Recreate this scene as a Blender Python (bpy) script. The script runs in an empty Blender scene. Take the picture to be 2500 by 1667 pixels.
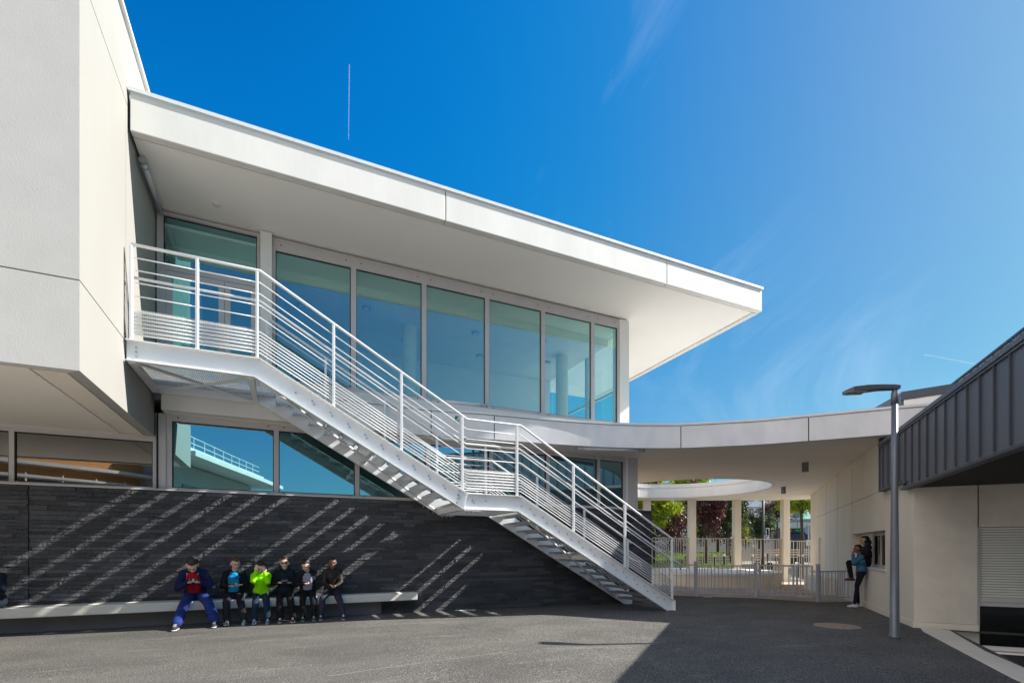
import bpy, bmesh, math, random
import numpy as np
from mathutils import Vector, Matrix
random.seed(7); rng = np.random.default_rng(11)
R = math.radians
S = bpy.context.scene
COL = S.collection

# ------------------------------------------------------------------ camera, sky, sun, exposure
cd = bpy.data.cameras.new('camera'); cam = bpy.data.objects.new('camera', cd); COL.objects.link(cam)
cam.location = (0, 0, 1.4)
cam.rotation_euler = (R(90), 0, -math.atan2(.4183, .9083))
cd.sensor_width = 36; cd.lens = 1211 / 2500 * 36; cd.shift_y = (1340 - 833.5) / 2500
cd.clip_start = .05; cd.clip_end = 40000
S.camera = cam
SUN = Vector((1.254, -.335, 1.0)).normalized()
sel = math.asin(SUN.z)
wd = bpy.data.worlds.new("World"); S.world = wd; wd.use_nodes = True
nt = wd.node_tree; nd = nt.nodes; lk = nt.links
bgn = nd['Background']
sky = nd.new('ShaderNodeTexSky'); sky.sky_type = 'NISHITA'; sky.sun_disc = False
sky.sun_elevation = sel; sky.sun_rotation = math.atan2(SUN.x, SUN.y)
sky.air_density = 1.0; sky.dust_density = 1.2; sky.ozone_density = 5; sky.altitude = 100
hs = nd.new('ShaderNodeHueSaturation'); hs.inputs['Saturation'].default_value = 1.34; hs.inputs['Hue'].default_value = .503
lk.new(sky.outputs[0], hs.inputs['Color'])
# faint cirrus wisps, laid out by sky direction
tc = nd.new('ShaderNodeTexCoord'); mp = nd.new('ShaderNodeMapping'); mp.inputs['Scale'].default_value = (3.2, 1.0, 2.2); mp.inputs['Rotation'].default_value = (.3, .5, .5)
n1 = nd.new('ShaderNodeTexNoise'); n1.inputs['Scale'].default_value = 1.5; n1.inputs['Detail'].default_value = 9; n1.inputs['Roughness'].default_value = .62; n1.inputs['Distortion'].default_value = 1.1
n2 = nd.new('ShaderNodeTexNoise'); n2.inputs['Scale'].default_value = 1.3; n2.inputs['Detail'].default_value = 2
r1 = nd.new('ShaderNodeMapRange'); r1.inputs['From Min'].default_value = .5; r1.inputs['From Max'].default_value = .95
r2 = nd.new('ShaderNodeMapRange'); r2.inputs['From Min'].default_value = .42; r2.inputs['From Max'].default_value = .7
mu = nd.new('ShaderNodeMath'); mu.operation = 'MULTIPLY'; mu2 = nd.new('ShaderNodeMath'); mu2.operation = 'MULTIPLY'; mu2.inputs[1].default_value = .95
mx = nd.new('ShaderNodeMixRGB'); mx.inputs['Color2'].default_value = (6.5, 7.6, 9.0, 1)
lk.new(tc.outputs['Generated'], mp.inputs['Vector']); lk.new(mp.outputs[0], n1.inputs['Vector']); lk.new(tc.outputs['Generated'], n2.inputs['Vector'])
lk.new(n1.outputs['Fac'], r1.inputs['Value']); lk.new(n2.outputs['Fac'], r2.inputs['Value'])
lk.new(r1.outputs[0], mu.inputs[0]); lk.new(r2.outputs[0], mu.inputs[1]); lk.new(mu.outputs[0], mu2.inputs[0])

sc1 = nd.new('ShaderNodeMixRGB'); sc1.blend_type = 'MULTIPLY'; sc1.inputs['Fac'].default_value = 1; sc1.inputs['Color2'].default_value = (.1667,) * 3 + (1,)
cvn = nd.new('ShaderNodeRGBCurve'); cvn.mapping.extend = 'EXTRAPOLATED'
def setc(c_, pts):
    while len(c_.points) < len(pts): c_.points.new(.5, .5)
    for p_, q_ in zip(c_.points, pts): p_.location = q_
    for p_ in c_.points: p_.handle_type = 'AUTO_CLAMPED'
setc(cvn.mapping.curves[0], [(0, .0), (.02, .004), (.07, .066), (.16, .15), (.3, .22), (1, .55)])
setc(cvn.mapping.curves[1], [(0, 0), (.11, .14), (.14, .20), (.27, .325), (.44, .44), (1, .78)])
setc(cvn.mapping.curves[2], [(0, 0), (.2, .3), (.38, .50), (.45, .62), (.75, .71), (1, .77)])
cvn.mapping.update()
sc2 = nd.new('ShaderNodeMixRGB'); sc2.blend_type = 'DIVIDE'; sc2.inputs['Fac'].default_value = 1; sc2.inputs['Color2'].default_value = (.1667,) * 3 + (1,)
lk.new(hs.outputs['Color'], sc1.inputs['Color1']); lk.new(sc1.outputs[0], cvn.inputs['Color']); lk.new(cvn.outputs[0], sc2.inputs['Color1'])
wdn = nd.new('ShaderNodeVectorMath'); wdn.operation = 'DOT_PRODUCT'; wdn.inputs[1].default_value = Vector((.98, .65, .80)).normalized(); wnn = nd.new('ShaderNodeVectorMath'); wnn.operation = 'NORMALIZE'; lk.new(tc.outputs['Generated'], wnn.inputs[0]); lk.new(wnn.outputs[0], wdn.inputs[0])
wr_ = nd.new('ShaderNodeMapRange'); wr_.inputs['From Min'].default_value = .90; wr_.inputs['From Max'].default_value = .97; lk.new(wdn.outputs['Value'], wr_.inputs['Value'])
wm = nd.new('ShaderNodeMath'); wm.operation = 'MULTIPLY'; lk.new(mu2.outputs[0], wm.inputs[0]); lk.new(wr_.outputs[0], wm.inputs[1])
lk.new(wm.outputs[0], mx.inputs['Fac']); lk.new(sc2.outputs[0], mx.inputs['Color1']); 
# unseen bright cloud patch added low opposite the sun to fill the shade
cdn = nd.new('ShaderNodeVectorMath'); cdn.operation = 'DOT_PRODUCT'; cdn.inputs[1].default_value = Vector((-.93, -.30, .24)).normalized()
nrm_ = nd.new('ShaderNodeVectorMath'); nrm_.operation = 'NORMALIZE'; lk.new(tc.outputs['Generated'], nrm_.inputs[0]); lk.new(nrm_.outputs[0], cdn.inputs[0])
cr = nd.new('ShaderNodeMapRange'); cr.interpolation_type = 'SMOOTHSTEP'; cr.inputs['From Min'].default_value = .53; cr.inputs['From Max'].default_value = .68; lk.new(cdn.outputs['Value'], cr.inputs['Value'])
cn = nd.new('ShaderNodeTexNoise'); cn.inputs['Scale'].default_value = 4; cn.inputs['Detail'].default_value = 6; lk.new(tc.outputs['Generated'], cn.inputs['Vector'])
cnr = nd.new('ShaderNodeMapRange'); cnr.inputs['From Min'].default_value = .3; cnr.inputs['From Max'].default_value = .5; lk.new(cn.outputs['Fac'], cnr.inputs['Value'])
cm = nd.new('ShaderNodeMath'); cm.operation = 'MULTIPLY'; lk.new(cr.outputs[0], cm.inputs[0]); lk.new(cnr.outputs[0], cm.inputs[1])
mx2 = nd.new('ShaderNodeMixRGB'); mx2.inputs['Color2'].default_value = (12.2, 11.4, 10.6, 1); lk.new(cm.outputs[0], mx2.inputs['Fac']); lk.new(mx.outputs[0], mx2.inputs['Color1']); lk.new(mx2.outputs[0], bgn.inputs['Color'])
bgn.inputs['Strength'].default_value = .055
ld = bpy.data.lights.new('sun', 'SUN'); ld.energy = 3.2; ld.angle = R(.53); ld.color = (1, .95, .87)
lo = bpy.data.objects.new('sun', ld); COL.objects.link(lo); lo.rotation_euler = SUN.to_track_quat('Z', 'Y').to_euler(); lo.location = (40, -12, 32)
S.view_settings.view_transform = 'Standard'; S.view_settings.look = 'None'; S.view_settings.gamma = 1
S.view_settings.exposure = 1.6
try:
    S.cycles.max_bounces = 8; S.cycles.diffuse_bounces = 5; S.cycles.glossy_bounces = 4; S.cycles.transparent_max_bounces = 10; S.cycles.transmission_bounces = 4
    S.cycles.caustics_reflective = False; S.cycles.caustics_refractive = False
except Exception: pass

def gz(x, y=0): return -.013 * min(max(0., x - 1), 27)      # the yard falls gently to the right

# ------------------------------------------------------------------ materials
MATS = {}
def mat(name, col, rough=.6, var=.12, scale=3., bump=0., bscale=60., metal=0., spec=.5, col2=None, detail=4, stretch=None, speck=None):
    if name in MATS: return MATS[name]
    m = bpy.data.materials.new(name); m.use_nodes = True; n = m.node_tree.nodes; l = m.node_tree.links
    b = n['Principled BSDF']; b.inputs['Roughness'].default_value = rough; b.inputs['Metallic'].default_value = metal
    b.inputs['Specular IOR Level'].default_value = spec
    t = n.new('ShaderNodeTexCoord'); mp = n.new('ShaderNodeMapping'); l.new(t.outputs['Object'], mp.inputs['Vector'])
    if stretch: mp.inputs['Scale'].default_value = stretch
    no = n.new('ShaderNodeTexNoise'); no.inputs['Scale'].default_value = scale; no.inputs['Detail'].default_value = detail; no.inputs['Roughness'].default_value = .6
    l.new(mp.outputs[0], no.inputs['Vector'])
    mr = n.new('ShaderNodeMapRange'); mr.inputs['From Min'].default_value = .32; mr.inputs['From Max'].default_value = .68; l.new(no.outputs['Fac'], mr.inputs['Value'])
    mi = n.new('ShaderNodeMixRGB'); l.new(mr.outputs[0], mi.inputs['Fac'])
    c2 = col2 or tuple(c * (1 - var) for c in col)
    mi.inputs['Color1'].default_value = (*col, 1); mi.inputs['Color2'].default_value = (*c2, 1)
    out = mi.outputs[0]
    if speck:
        vo = n.new('ShaderNodeTexVoronoi'); vo.inputs['Scale'].default_value = speck[0]; l.new(t.outputs['Object'], vo.inputs['Vector'])
        lt = n.new('ShaderNodeMath'); lt.operation = 'LESS_THAN'; lt.inputs[1].default_value = speck[1]; l.new(vo.outputs['Distance'], lt.inputs[0])
        ms = n.new('ShaderNodeMixRGB'); l.new(lt.outputs[0], ms.inputs['Fac']); l.new(out, ms.inputs['Color1']); ms.inputs['Color2'].default_value = (*speck[2], 1); out = ms.outputs[0]
    l.new(out, b.inputs['Base Color'])
    if bump:
        nb = n.new('ShaderNodeTexNoise'); nb.inputs['Scale'].default_value = bscale; nb.inputs['Detail'].default_value = 3; l.new(mp.outputs[0], nb.inputs['Vector'])
        bu = n.new('ShaderNodeBump'); bu.inputs['Strength'].default_value = bump; bu.inputs['Distance'].default_value = .01
        l.new(nb.outputs['Fac'], bu.inputs['Height']); l.new(bu.outputs[0], b.inputs['Normal'])
    MATS[name] = m; return m

def glass(name, tint, refl, refcol=(1, 1, 1)):
    m = bpy.data.materials.new(name); m.use_nodes = True; n = m.node_tree.nodes; l = m.node_tree.links
    n.remove(n['Principled BSDF']); o = n['Material Output']
    tr = n.new('ShaderNodeBsdfTransparent'); tr.inputs['Color'].default_value = (*tint, 1)
    gl = n.new('ShaderNodeBsdfGlossy'); gl.inputs['Roughness'].default_value = .0; gl.inputs['Color'].default_value = (*refcol, 1)
    fr = n.new('ShaderNodeFresnel'); fr.inputs['IOR'].default_value = 1.5
    ad = n.new('ShaderNodeMath'); ad.operation = 'ADD'; ad.use_clamp = True; ad.inputs[1].default_value = refl; l.new(fr.outputs[0], ad.inputs[0])
    tn = n.new('ShaderNodeTexCoord'); ns = n.new('ShaderNodeTexNoise'); ns.inputs['Scale'].default_value = .7; ns.inputs['Detail'].default_value = 1; l.new(tn.outputs['Object'], ns.inputs['Vector'])
    bu = n.new('ShaderNodeBump'); bu.inputs['Strength'].default_value = .05; bu.inputs['Distance'].default_value = .02; l.new(ns.outputs['Fac'], bu.inputs['Height']); l.new(bu.outputs[0], gl.inputs['Normal'])
    mi = n.new('ShaderNodeMixShader'); 
    ge = n.new('ShaderNodeNewGeometry'); iv = n.new('ShaderNodeMath'); iv.operation = 'SUBTRACT'; iv.inputs[0].default_value = 1; l.new(ge.outputs['Backfacing'], iv.inputs[1])
    fm = n.new('ShaderNodeMath'); fm.operation = 'MULTIPLY'; l.new(ad.outputs[0], fm.inputs[0]); l.new(iv.outputs[0], fm.inputs[1])
    tm_ = n.new('ShaderNodeMixRGB'); tm_.inputs[1].default_value = (*tint, 1); tm_.inputs[2].default_value = (1, 1, 1, 1); l.new(ge.outputs['Backfacing'], tm_.inputs[0]); l.new(tm_.outputs[0], tr.inputs['Color'])
    l.new(fm.outputs[0], mi.inputs['Fac']); l.new(tr.outputs[0], mi.inputs[1]); l.new(gl.outputs[0], mi.inputs[2]); l.new(mi.outputs[0], o.inputs['Surface'])
    MATS[name] = m; return m

CONC_FRONT = mat('concrete_front', (.53, .52, .50), .85, .07, 1.6, .16, 70, speck=(13, .085, (.48, .47, .45)))  # wing concrete with its weaker front light put into the tone
CONC_SUNLIT = mat('concrete_sunlit', (.355, .345, .325), .8, .05, .9, .15, 30, stretch=(1, 1, .25))  # same concrete, toned down for the full sun on the side
FASCIA = mat('fascia_white', (.79, .77, .735), .7, .10, 1.6, .1, 25, stretch=(1, 1, .25), detail=7)
CREAM = mat('concrete_cream', (.80, .73, .63), .8, .1, 1.3, .15, 40, stretch=(1, 1, .3))
RENDER = mat('render_beige', (.76, .69, .61), .9, .16, 1.6, .8, 60, speck=(45, .16, (.62, .55, .48)))
SOFFIT = mat('soffit_paint', (.93, .90, .86), .75, .03, .7)
SOFFIT2 = mat('soffit_beige', (.84, .78, .70), .8, .06, .7)
METAL_W = mat('white_painted_steel', (.80, .81, .82), .38, .05, 4)
FRAME = mat('aluminium_frame', (.53, .51, .51), .45, .05, 3)
CAPM = mat('aluminium_coping', (.72, .74, .75), .4, .06, 3)
GALV = mat('galvanised_steel', (.50, .52, .53), .45, .25, 9, metal=.6)
DARK = mat('dark_gap', (.02, .02, .02), .9)
BOLT = mat('bolt_steel', (.42, .50, .56), .35, .1, 9, metal=.5)
ZINC = mat('zinc_cladding', (.118, .128, .152), .5, .16, 1.2, .05, 20, stretch=(1, 1, .3))
ZINCD = mat('zinc_dark', (.05, .06, .08), .5, .1, 2)
BLACKS = mat('black_slats', (.012, .012, .013), .7)
POLE = mat('lamp_pole_grey', (.155, .17, .20), .38, .1, 3, metal=.3)
GATEM = mat('fence_grey_paint', (.42, .43, .50), .5, .08, 6)
FENCEB = mat('fence_beige_paint', (.46, .41, .35), .5, .08, 6)
PLASTER = mat('interior_plaster', (.86, .88, .85), .9, .04, 2)
INTC = mat('interior_ceiling', (.80, .84, .78), .9, .06, 2, speck=(11, .11, (.5, .54, .5)))
INTFL = mat('interior_floor', (.62, .60, .55), .6, .1, 3)
BLUEP = mat('interior_blue_panel', (.06, .22, .36), .4, .1, 3)
BLIND = mat('roller_blind', (.07, .065, .06), .8, .05, 3)
CURT = mat('curtain_white', (.62, .66, .66), .9, .1, 8, stretch=(6, 1, .2))
SHUT = mat('shutter_slats', (.68, .67, .63), .6, .04, 5)
ROOFG = mat('roof_gravel_pale', (.70, .68, .65), .9, .2, 40)
TIMBER = mat('timber_cladding', (.78, .36, .11), .6, .35, 6, stretch=(.3, .3, 12))
GLASS_UP = glass('glass_upper', (.88, .99, .95), .25, (.28, .90, 1.0))
GLASS_LOW = glass('glass_lower', (.12, .20, .19), .50, (.5, .92, 1.0))
GLASS_DARK = glass('glass_shaded', (.30, .28, .26), .22)
GLASS_BLK = glass('glass_black', (.06, .06, .06), .07)

# ------------------------------------------------------------------ mesh helpers
W = {}
def tag(o, label=None, cat=None, group=None, kind=None):
    if label: o['label'] = label
    if cat: o['category'] = cat
    if group: o['group'] = group
    if kind: o['kind'] = kind
    return o
def thing(name, label, cat, loc=(0, 0, 0), rotz=0, group=None):
    o = bpy.data.objects.new(name, None); COL.objects.link(o); o.location = loc; o.rotation_euler = (0, 0, rotz); o.empty_display_size = .2
    W[o] = Matrix.Translation(loc) @ Matrix.Rotation(rotz, 4, 'Z')
    return tag(o, label, cat, group)
class MB:
    def __init__(s): s.v = []; s.f = []
    def add(s, v, f):
        k = len(s.v); s.v += [tuple(p) for p in v]; s.f += [tuple(i + k for i in q) for q in f]; return s
    def box(s, x0, x1, y0, y1, z0, z1):
        return s.add([(x0, y0, z0), (x1, y0, z0), (x1, y1, z0), (x0, y1, z0), (x0, y0, z1), (x1, y0, z1), (x1, y1, z1), (x0, y1, z1)],
                     [(0, 3, 2, 1), (4, 5, 6, 7), (0, 1, 5, 4), (1, 2, 6, 5), (2, 3, 7, 6), (3, 0, 4, 7)])
    def obox(s, o, u, v, w, a0, a1, b0, b1, c0, c1):    # box in a frame of axes u, v, w from o
        o, u, v, w = map(Vector, (o, u, v, w)); P = []
        for c in (c0, c1):
            for a, b in ((a0, b0), (a1, b0), (a1, b1), (a0, b1)): P.append(tuple(o + u * a + v * b + w * c))
        F = [(0, 3, 2, 1), (4, 5, 6, 7), (0, 1, 5, 4), (1, 2, 6, 5), (2, 3, 7, 6), (3, 0, 4, 7)]
        if u.cross(v).dot(w) < 0: F = [q[::-1] for q in F]
        return s.add(P, F)
    def beam(s, p0, p1, w, h, up=(0, 0, 1)):
        p0, p1 = Vector(p0), Vector(p1); d = p1 - p0; L = d.length; d.normalize(); up = Vector(up)
        sd = d.cross(up)
        if sd.length < 1e-4: sd = d.cross(Vector((0, 1, 0)))
        sd.normalize(); u2 = sd.cross(d)
        return s.obox(p0, d, sd, u2, 0, L, -w / 2, w / 2, -h / 2, h / 2)
    def tube(s, pts, r, n=8, cap=True):
        pts = [Vector(p) for p in pts]; N = len(pts); rr = r if isinstance(r, (list, tuple)) else [r] * N; V = []; F = []
        for i, p in enumerate(pts):
            a = pts[max(0, i - 1)]; b = pts[min(N - 1, i + 1)]; d = (b - a).normalized()
            if 0 < i < N - 1:
                d1 = (p - a).normalized(); d2 = (b - p).normalized(); d = (d1 + d2).normalized(); sc = 1 / max(.5, d.dot(d1))
            else: sc = 1
            ref = Vector((0, 0, 1)) if abs(d.z) < .95 else Vector((0, 1, 0))
            e1 = d.cross(ref).normalized(); e2 = e1.cross(d).normalized()
            for k in range(n):
                t = 2 * math.pi * k / n; V.append(tuple(p + (e1 * math.cos(t) + e2 * math.sin(t) * sc) * rr[i]))
        for i in range(N - 1):
            for k in range(n):
                a = i * n + k; b = i * n + (k + 1) % n; F.append((a, b, b + n, a + n))
        if cap: F.append(tuple(range(n))[::-1]); F.append(tuple((N - 1) * n + k for k in range(n)))
        return s.add(V, F)
    def prism(s, poly, z0, z1):                       # ccw polygon in plan
        n = len(poly); g0 = z0 if callable(z0) else (lambda x, y: z0); g1 = z1 if callable(z1) else (lambda x, y: z1)
        V = [(x, y, g0(x, y)) for x, y in poly] + [(x, y, g1(x, y)) for x, y in poly]
        return s.add(V, [tuple(range(n))[::-1], tuple(range(n, 2 * n))] + [(i, (i + 1) % n, (i + 1) % n + n, i + n) for i in range(n)])
    def yprism(s, poly, y0, y1):                      # polygon in x,z extruded in y
        n = len(poly); V = [(x, y0, z) for x, z in poly] + [(x, y1, z) for x, z in poly]
        return s.add(V, [tuple(range(n)), tuple(range(n, 2 * n))[::-1]] + [(i, i + n, (i + 1) % n + n, (i + 1) % n) for i in range(n)])
    def lathe(s, c, prof, n=24):
        V = []; F = []
        for r, z in prof:
            for k in range(n): t = 2 * math.pi * k / n; V.append((c[0] + r * math.cos(t), c[1] + r * math.sin(t), c[2] + z))
        for i in range(len(prof) - 1):
            for k in range(n): a = i * n + k; b = i * n + (k + 1) % n; F.append((a, b, b + n, a + n))
        F.append(tuple(range(n))[::-1]); F.append(tuple((len(prof) - 1) * n + k for k in range(n)))
        return s.add(V, F)
    def ell(s, c, r, nu=12, nv=8, M=None):
        V = []; F = []
        for i in range(nv + 1):
            ph = math.pi * i / nv
            for k in range(nu):
                t = 2 * math.pi * k / nu; p = Vector((r[0] * math.sin(ph) * math.cos(t), r[1] * math.sin(ph) * math.sin(t), -r[2] * math.cos(ph)))
                if M: p = M @ p
                V.append(tuple(p + Vector(c)))
        for i in range(nv):
            for k in range(nu): a = i * nu + k; b = i * nu + (k + 1) % nu; F.append((a, b, b + nu, a + nu))
        return s.add(V, F)
    def build(s, name, m, parent=None, smooth=False, bevel=0, world=True, weld=False):
        me = bpy.data.meshes.new(name); V = s.v
        if parent and world:
            Mi = W[parent].inverted(); V = [tuple(Mi @ Vector(p)) for p in V]
        me.from_pydata(V, [], s.f); me.materials.append(m)
        if weld:
            bm = bmesh.new(); bm.from_mesh(me); bmesh.ops.remove_doubles(bm, verts=bm.verts, dist=1e-5); bm.to_mesh(me); bm.free()
        me.update(); o = bpy.data.objects.new(name, me); COL.objects.link(o)
        if smooth: me.polygons.foreach_set('use_smooth', [True] * len(me.polygons))
        if bevel:
            b = o.modifiers.new('bevel', 'BEVEL'); b.width = bevel; b.segments = 2; b.limit_method = 'ANGLE'
        if parent: o.parent = parent; W[o] = W[parent]
        else: W[o] = Matrix.Identity(4)
        return o
def B(*a): return MB().box(*a)
def kids(o): return [c for c in COL.objects if c.parent == o]
def dup(o, loc=None, rotz=None, label=None, parent=None):
    ks = kids(o); c = o.copy(); COL.objects.link(c)
    if parent: c.parent = parent
    if loc is not None: c.location = loc
    if rotz is not None: c.rotation_euler = (0, 0, rotz)
    if label: c['label'] = label
    for k in ks: dup(k, parent=c)
    return c

# ------------------------------------------------------------------ ground
def sheet(name, m, poly, dz=0., kind='structure'):
    mb = MB(); mb.add([(x, y, gz(x) + dz) for x, y in poly], [tuple(range(len(poly)))]); o = mb.build(name, m); return tag(o, kind=kind)
m = bpy.data.materials.new('asphalt'); m.use_nodes = True; n = m.node_tree.nodes; l = m.node_tree.links; b = n['Principled BSDF']
t = n.new('ShaderNodeTexCoord')
def noise(sc, det, st=None, dist=0):
    mpn = n.new('ShaderNodeMapping'); l.new(t.outputs['Object'], mpn.inputs['Vector'])
    if st: mpn.inputs['Scale'].default_value = st; mpn.inputs['Rotation'].default_value = (0, 0, .25)
    x = n.new('ShaderNodeTexNoise'); x.inputs['Scale'].default_value = sc; x.inputs['Detail'].default_value = det; x.inputs['Roughness'].default_value = .65; x.inputs['Distortion'].default_value = dist; l.new(mpn.outputs[0], x.inputs['Vector']); return x.outputs['Fac']
def ramp(src, a, bb):
    x = n.new('ShaderNodeMapRange'); x.inputs['From Min'].default_value = a; x.inputs['From Max'].default_value = bb; l.new(src, x.inputs['Value']); return x.outputs[0]
def mixc(fac, c1, c2):
    x = n.new('ShaderNodeMixRGB'); l.new(fac, x.inputs['Fac'])
    for i, c in ((1, c1), (2, c2)):
        if isinstance(c, tuple): x.inputs[i].default_value = (*c, 1)
        else: l.new(c, x.inputs[i])
    return x.outputs[0]
c = mixc(ramp(noise(.55, 6, (1, 1.8, 1), .6), .35, .68), (.072, .068, .062), (.15, .142, .127))
c = mixc(ramp(noise(.9, 6, (.6, 2.4, 1), .6), .58, .74), c, (.25, .235, .21))
c = mixc(ramp(noise(1.7, 6, (1, 1.5, 1), 1.2), .60, .72), c, (.042, .040, .039))
c = mixc(ramp(noise(3.1, 5, (.5, 3, 1), .3), .66, .76), c, (.26, .235, .19))
c = mixc(ramp(noise(14, 5), .52, .75), c, (.07, .068, .066))
c = mixc(ramp(noise(48, 4), .46, .60), c, (.045, .044, .043))
c = mixc(ramp(noise(62, 3), .56, .68), c, (.40, .385, .36))
vo = n.new('ShaderNodeTexVoronoi'); vo.inputs['Scale'].default_value = 7; l.new(t.outputs['Object'], vo.inputs['Vector'])
lt = n.new('ShaderNodeMath'); lt.operation = 'LESS_THAN'; lt.inputs[1].default_value = .055; l.new(vo.outputs['Distance'], lt.inputs[0])
c = mixc(lt.outputs[0], c, (.42, .40, .36))
l.new(c, b.inputs['Base Color']); b.inputs['Roughness'].default_value = .88; b.inputs['Specular IOR Level'].default_value = .3
bu = n.new('ShaderNodeBump'); bu.inputs['Strength'].default_value = .7; bu.inputs['Distance'].default_value = .006; l.new(noise(120, 3), bu.inputs['Height']); l.new(bu.outputs[0], b.inputs['Normal'])
ASPH = m
mb = MB()
xs = [-400, 1, 28, 500]; ys = [-400, 500]
# main ground: three strips, with the sunken yard before the shuttered window cut out of the middle one
A = Vector((11.214, 5.535)); w2 = Vector((.7584, .6518)); p2 = Vector((.6518, -.7584))
def AP(s, q): v = A + w2 * s + p2 * q; return (v.x, v.y)
k0 = AP(-.25, .55); k1 = (8.05, 2.65); k2 = (5.2, .45); k3 = (5.2, -20); k4 = (40, -20); k5 = AP(-.25, 30)
bm = bmesh.new()
def ring(pts): 
    vs = [bm.verts.new((x, y, gz(x))) for x, y in pts]
    for i in range(len(vs)): bm.edges.new((vs[i], vs[(i + 1) % len(vs)]))
ring([(1, -400), (28, -400), (28, 500), (1, 500)]); ring([k0, k1, k2, k3, (27.9, -20), (27.9, AP(-.25, 27)[1])])
bmesh.ops.triangle_fill(bm, edges=bm.edges[:], use_beauty=True)
for v1, v2 in (((-400), 1), (28, 500)):
    vs = [bm.verts.new((x, y, gz(x))) for x, y in ((v1, -400), (v2, -400), (v2, 500), (v1, 500))]; bm.faces.new(vs)
for f in bm.faces:
    if f.normal.z < 0: f.normal_flip()
me = bpy.data.meshes.new('ground'); bm.to_mesh(me); bm.free(); me.materials.append(ASPH); g = bpy.data.objects.new('ground', me); COL.objects.link(g); tag(g, kind='structure')
mb = MB(); mb.add([(*k0, -.5), (*k1, -.5), (*k2, -.5), (*k3, -.5), (*k4, -.5), (*k5, -.5)], [(0, 1, 2, 3, 4, 5)])
tag(mb.build('sunken_yard', mat('dark_asphalt', (.05, .05, .052), .9, .3, 20)), kind='structure')
mb = MB()   # kerb strip: a real coping on the low retaining wall
kp = [AP(-.02, .1), AP(-.25, .48), (9.35, 3.70), (8.22, 2.80), (5.4, .2), (5.0, .5), (7.62, 2.78), (10.75, 5.15)]
mb.prism(kp[::-1] if False else kp[::-1], lambda x, y: -.52, lambda x, y: gz(x) + .02)
tag(mb.build('kerb', CREAM, bevel=.01), kind='structure')
PAV = mat('patio_paving', (.56, .44, .32), .9, .3, 1.2, .4, 60, speck=(30, .12, (.18, .15, .12)))
sheet('patio_paving', PAV, [(10.6, 13.9), (12.3, 12.25), (13.75, 11.05), (14.5, 9.55), (15.9, 9.35), (24.6, 16.6), (17.0, 21.9), (9.3, 25.2), (9.3, 13.95)], .004)
sheet('bounce_paving', mat('bounce_paving', (.66, .63, .58), .85, .15, 1.5, .2, 40), [(-60, -60), (5.1, -60), (5.1, 2.8), (1.2, 4.3), (-2.9, 6.2), (-6.5, 7.6), (-60, 8.0)], .004)  # unseen pale paving added to bounce sunlight up onto the soffits
ROADM = mat('road_asphalt_pale', (.55, .53, .51), .9, .15, .6)
sheet('road', ROADM, [(17.0, 21.95), (24.7, 16.65), (27.9, 15.2), (27.9, 60), (-20, 60), (-20, 34)], .004)

# ------------------------------------------------------------------ main school building
def window(parent, x0, x1, z0, z1, Y, fl, fr, fb, ft, gm, name='window', depth=.09, vent=True):
    m_ = MB()
    m_.box(x0, x0 + fl, Y, Y + depth, z0, z1).box(x1 - fr, x1, Y, Y + depth, z0, z1)
    m_.box(x0 + fl, x1 - fr, Y + .002, Y + depth, z0, z0 + fb).box(x0 + fl, x1 - fr, Y + .002, Y + depth, z1 - ft, z1)
    o = m_.build(name, FRAME, parent)
    B(x0 + fl, x1 - fr, Y + .05, Y + .075, z0 + fb, z1 - ft).build('pane', gm, o)
    # black gasket round the glass
    gk = MB(); a, b_, c_, d_ = x0 + fl, x1 - fr, z0 + fb, z1 - ft; e = .016
    gk.box(a, a + e, Y + .03, Y + .048, c_, d_).box(b_ - e, b_, Y + .03, Y + .048, c_, d_).box(a + e, b_ - e, Y + .03, Y + .048, c_, c_ + e).box(a + e, b_ - e, Y + .03, Y + .048, d_ - e, d_)
    gk.build('gasket', DARK, o)
    if vent:
        v_ = MB(); v_.box(x0 + fl, x1 - fr, Y - .012, Y, z1 - .055, z1 - .012); v_.build('vent', FRAME, o)
        for xx in (x0 + fl + .1, x1 - fr - .1):
            for zz in (z1 - ft * .5 if ft > .12 else z1 - .03, z0 + fb * .5): B(xx - .012, xx + .012, Y - .004, Y + .001, zz - .012, zz + .012).build('drain_hole', DARK, o)
    return o
XL = -2.225
sch = thing('school_building', 'long white two-storey school building with a deep flat overhanging roof and slate base wall', 'building', (0, 11.4, 0))
# stone plinth wall: dry stacked split slate
SL = bpy.data.materials.new('split_slate'); SL.use_nodes = True; n = SL.node_tree.nodes; l = SL.node_tree.links; b = n['Principled BSDF']
t = n.new('ShaderNodeTexCoord'); b.inputs['Roughness'].default_value = .5; b.inputs['Specular IOR Level'].default_value = .7
at_ = n.new('ShaderNodeAttribute'); at_.attribute_name = 'tone'
c = mixc(at_.outputs['Fac'], (.018, .020, .027), (.078, .081, .096))
c = mixc(ramp(noise(9, 5, (1, 1, 5)), .55, .8), c, (.10, .10, .105))
c = mixc(ramp(noise(2.2, 4), .72, .8), c, (.16, .16, .16))
l.new(c, b.inputs['Base Color'])
bu = n.new('ShaderNodeBump'); bu.inputs['Strength'].default_value = 1; bu.inputs['Distance'].default_value = .026; l.new(noise(22, 5, (1, 1, 2.2)), bu.inputs['Height']); l.new(bu.outputs[0], b.inputs['Normal'])
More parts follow.
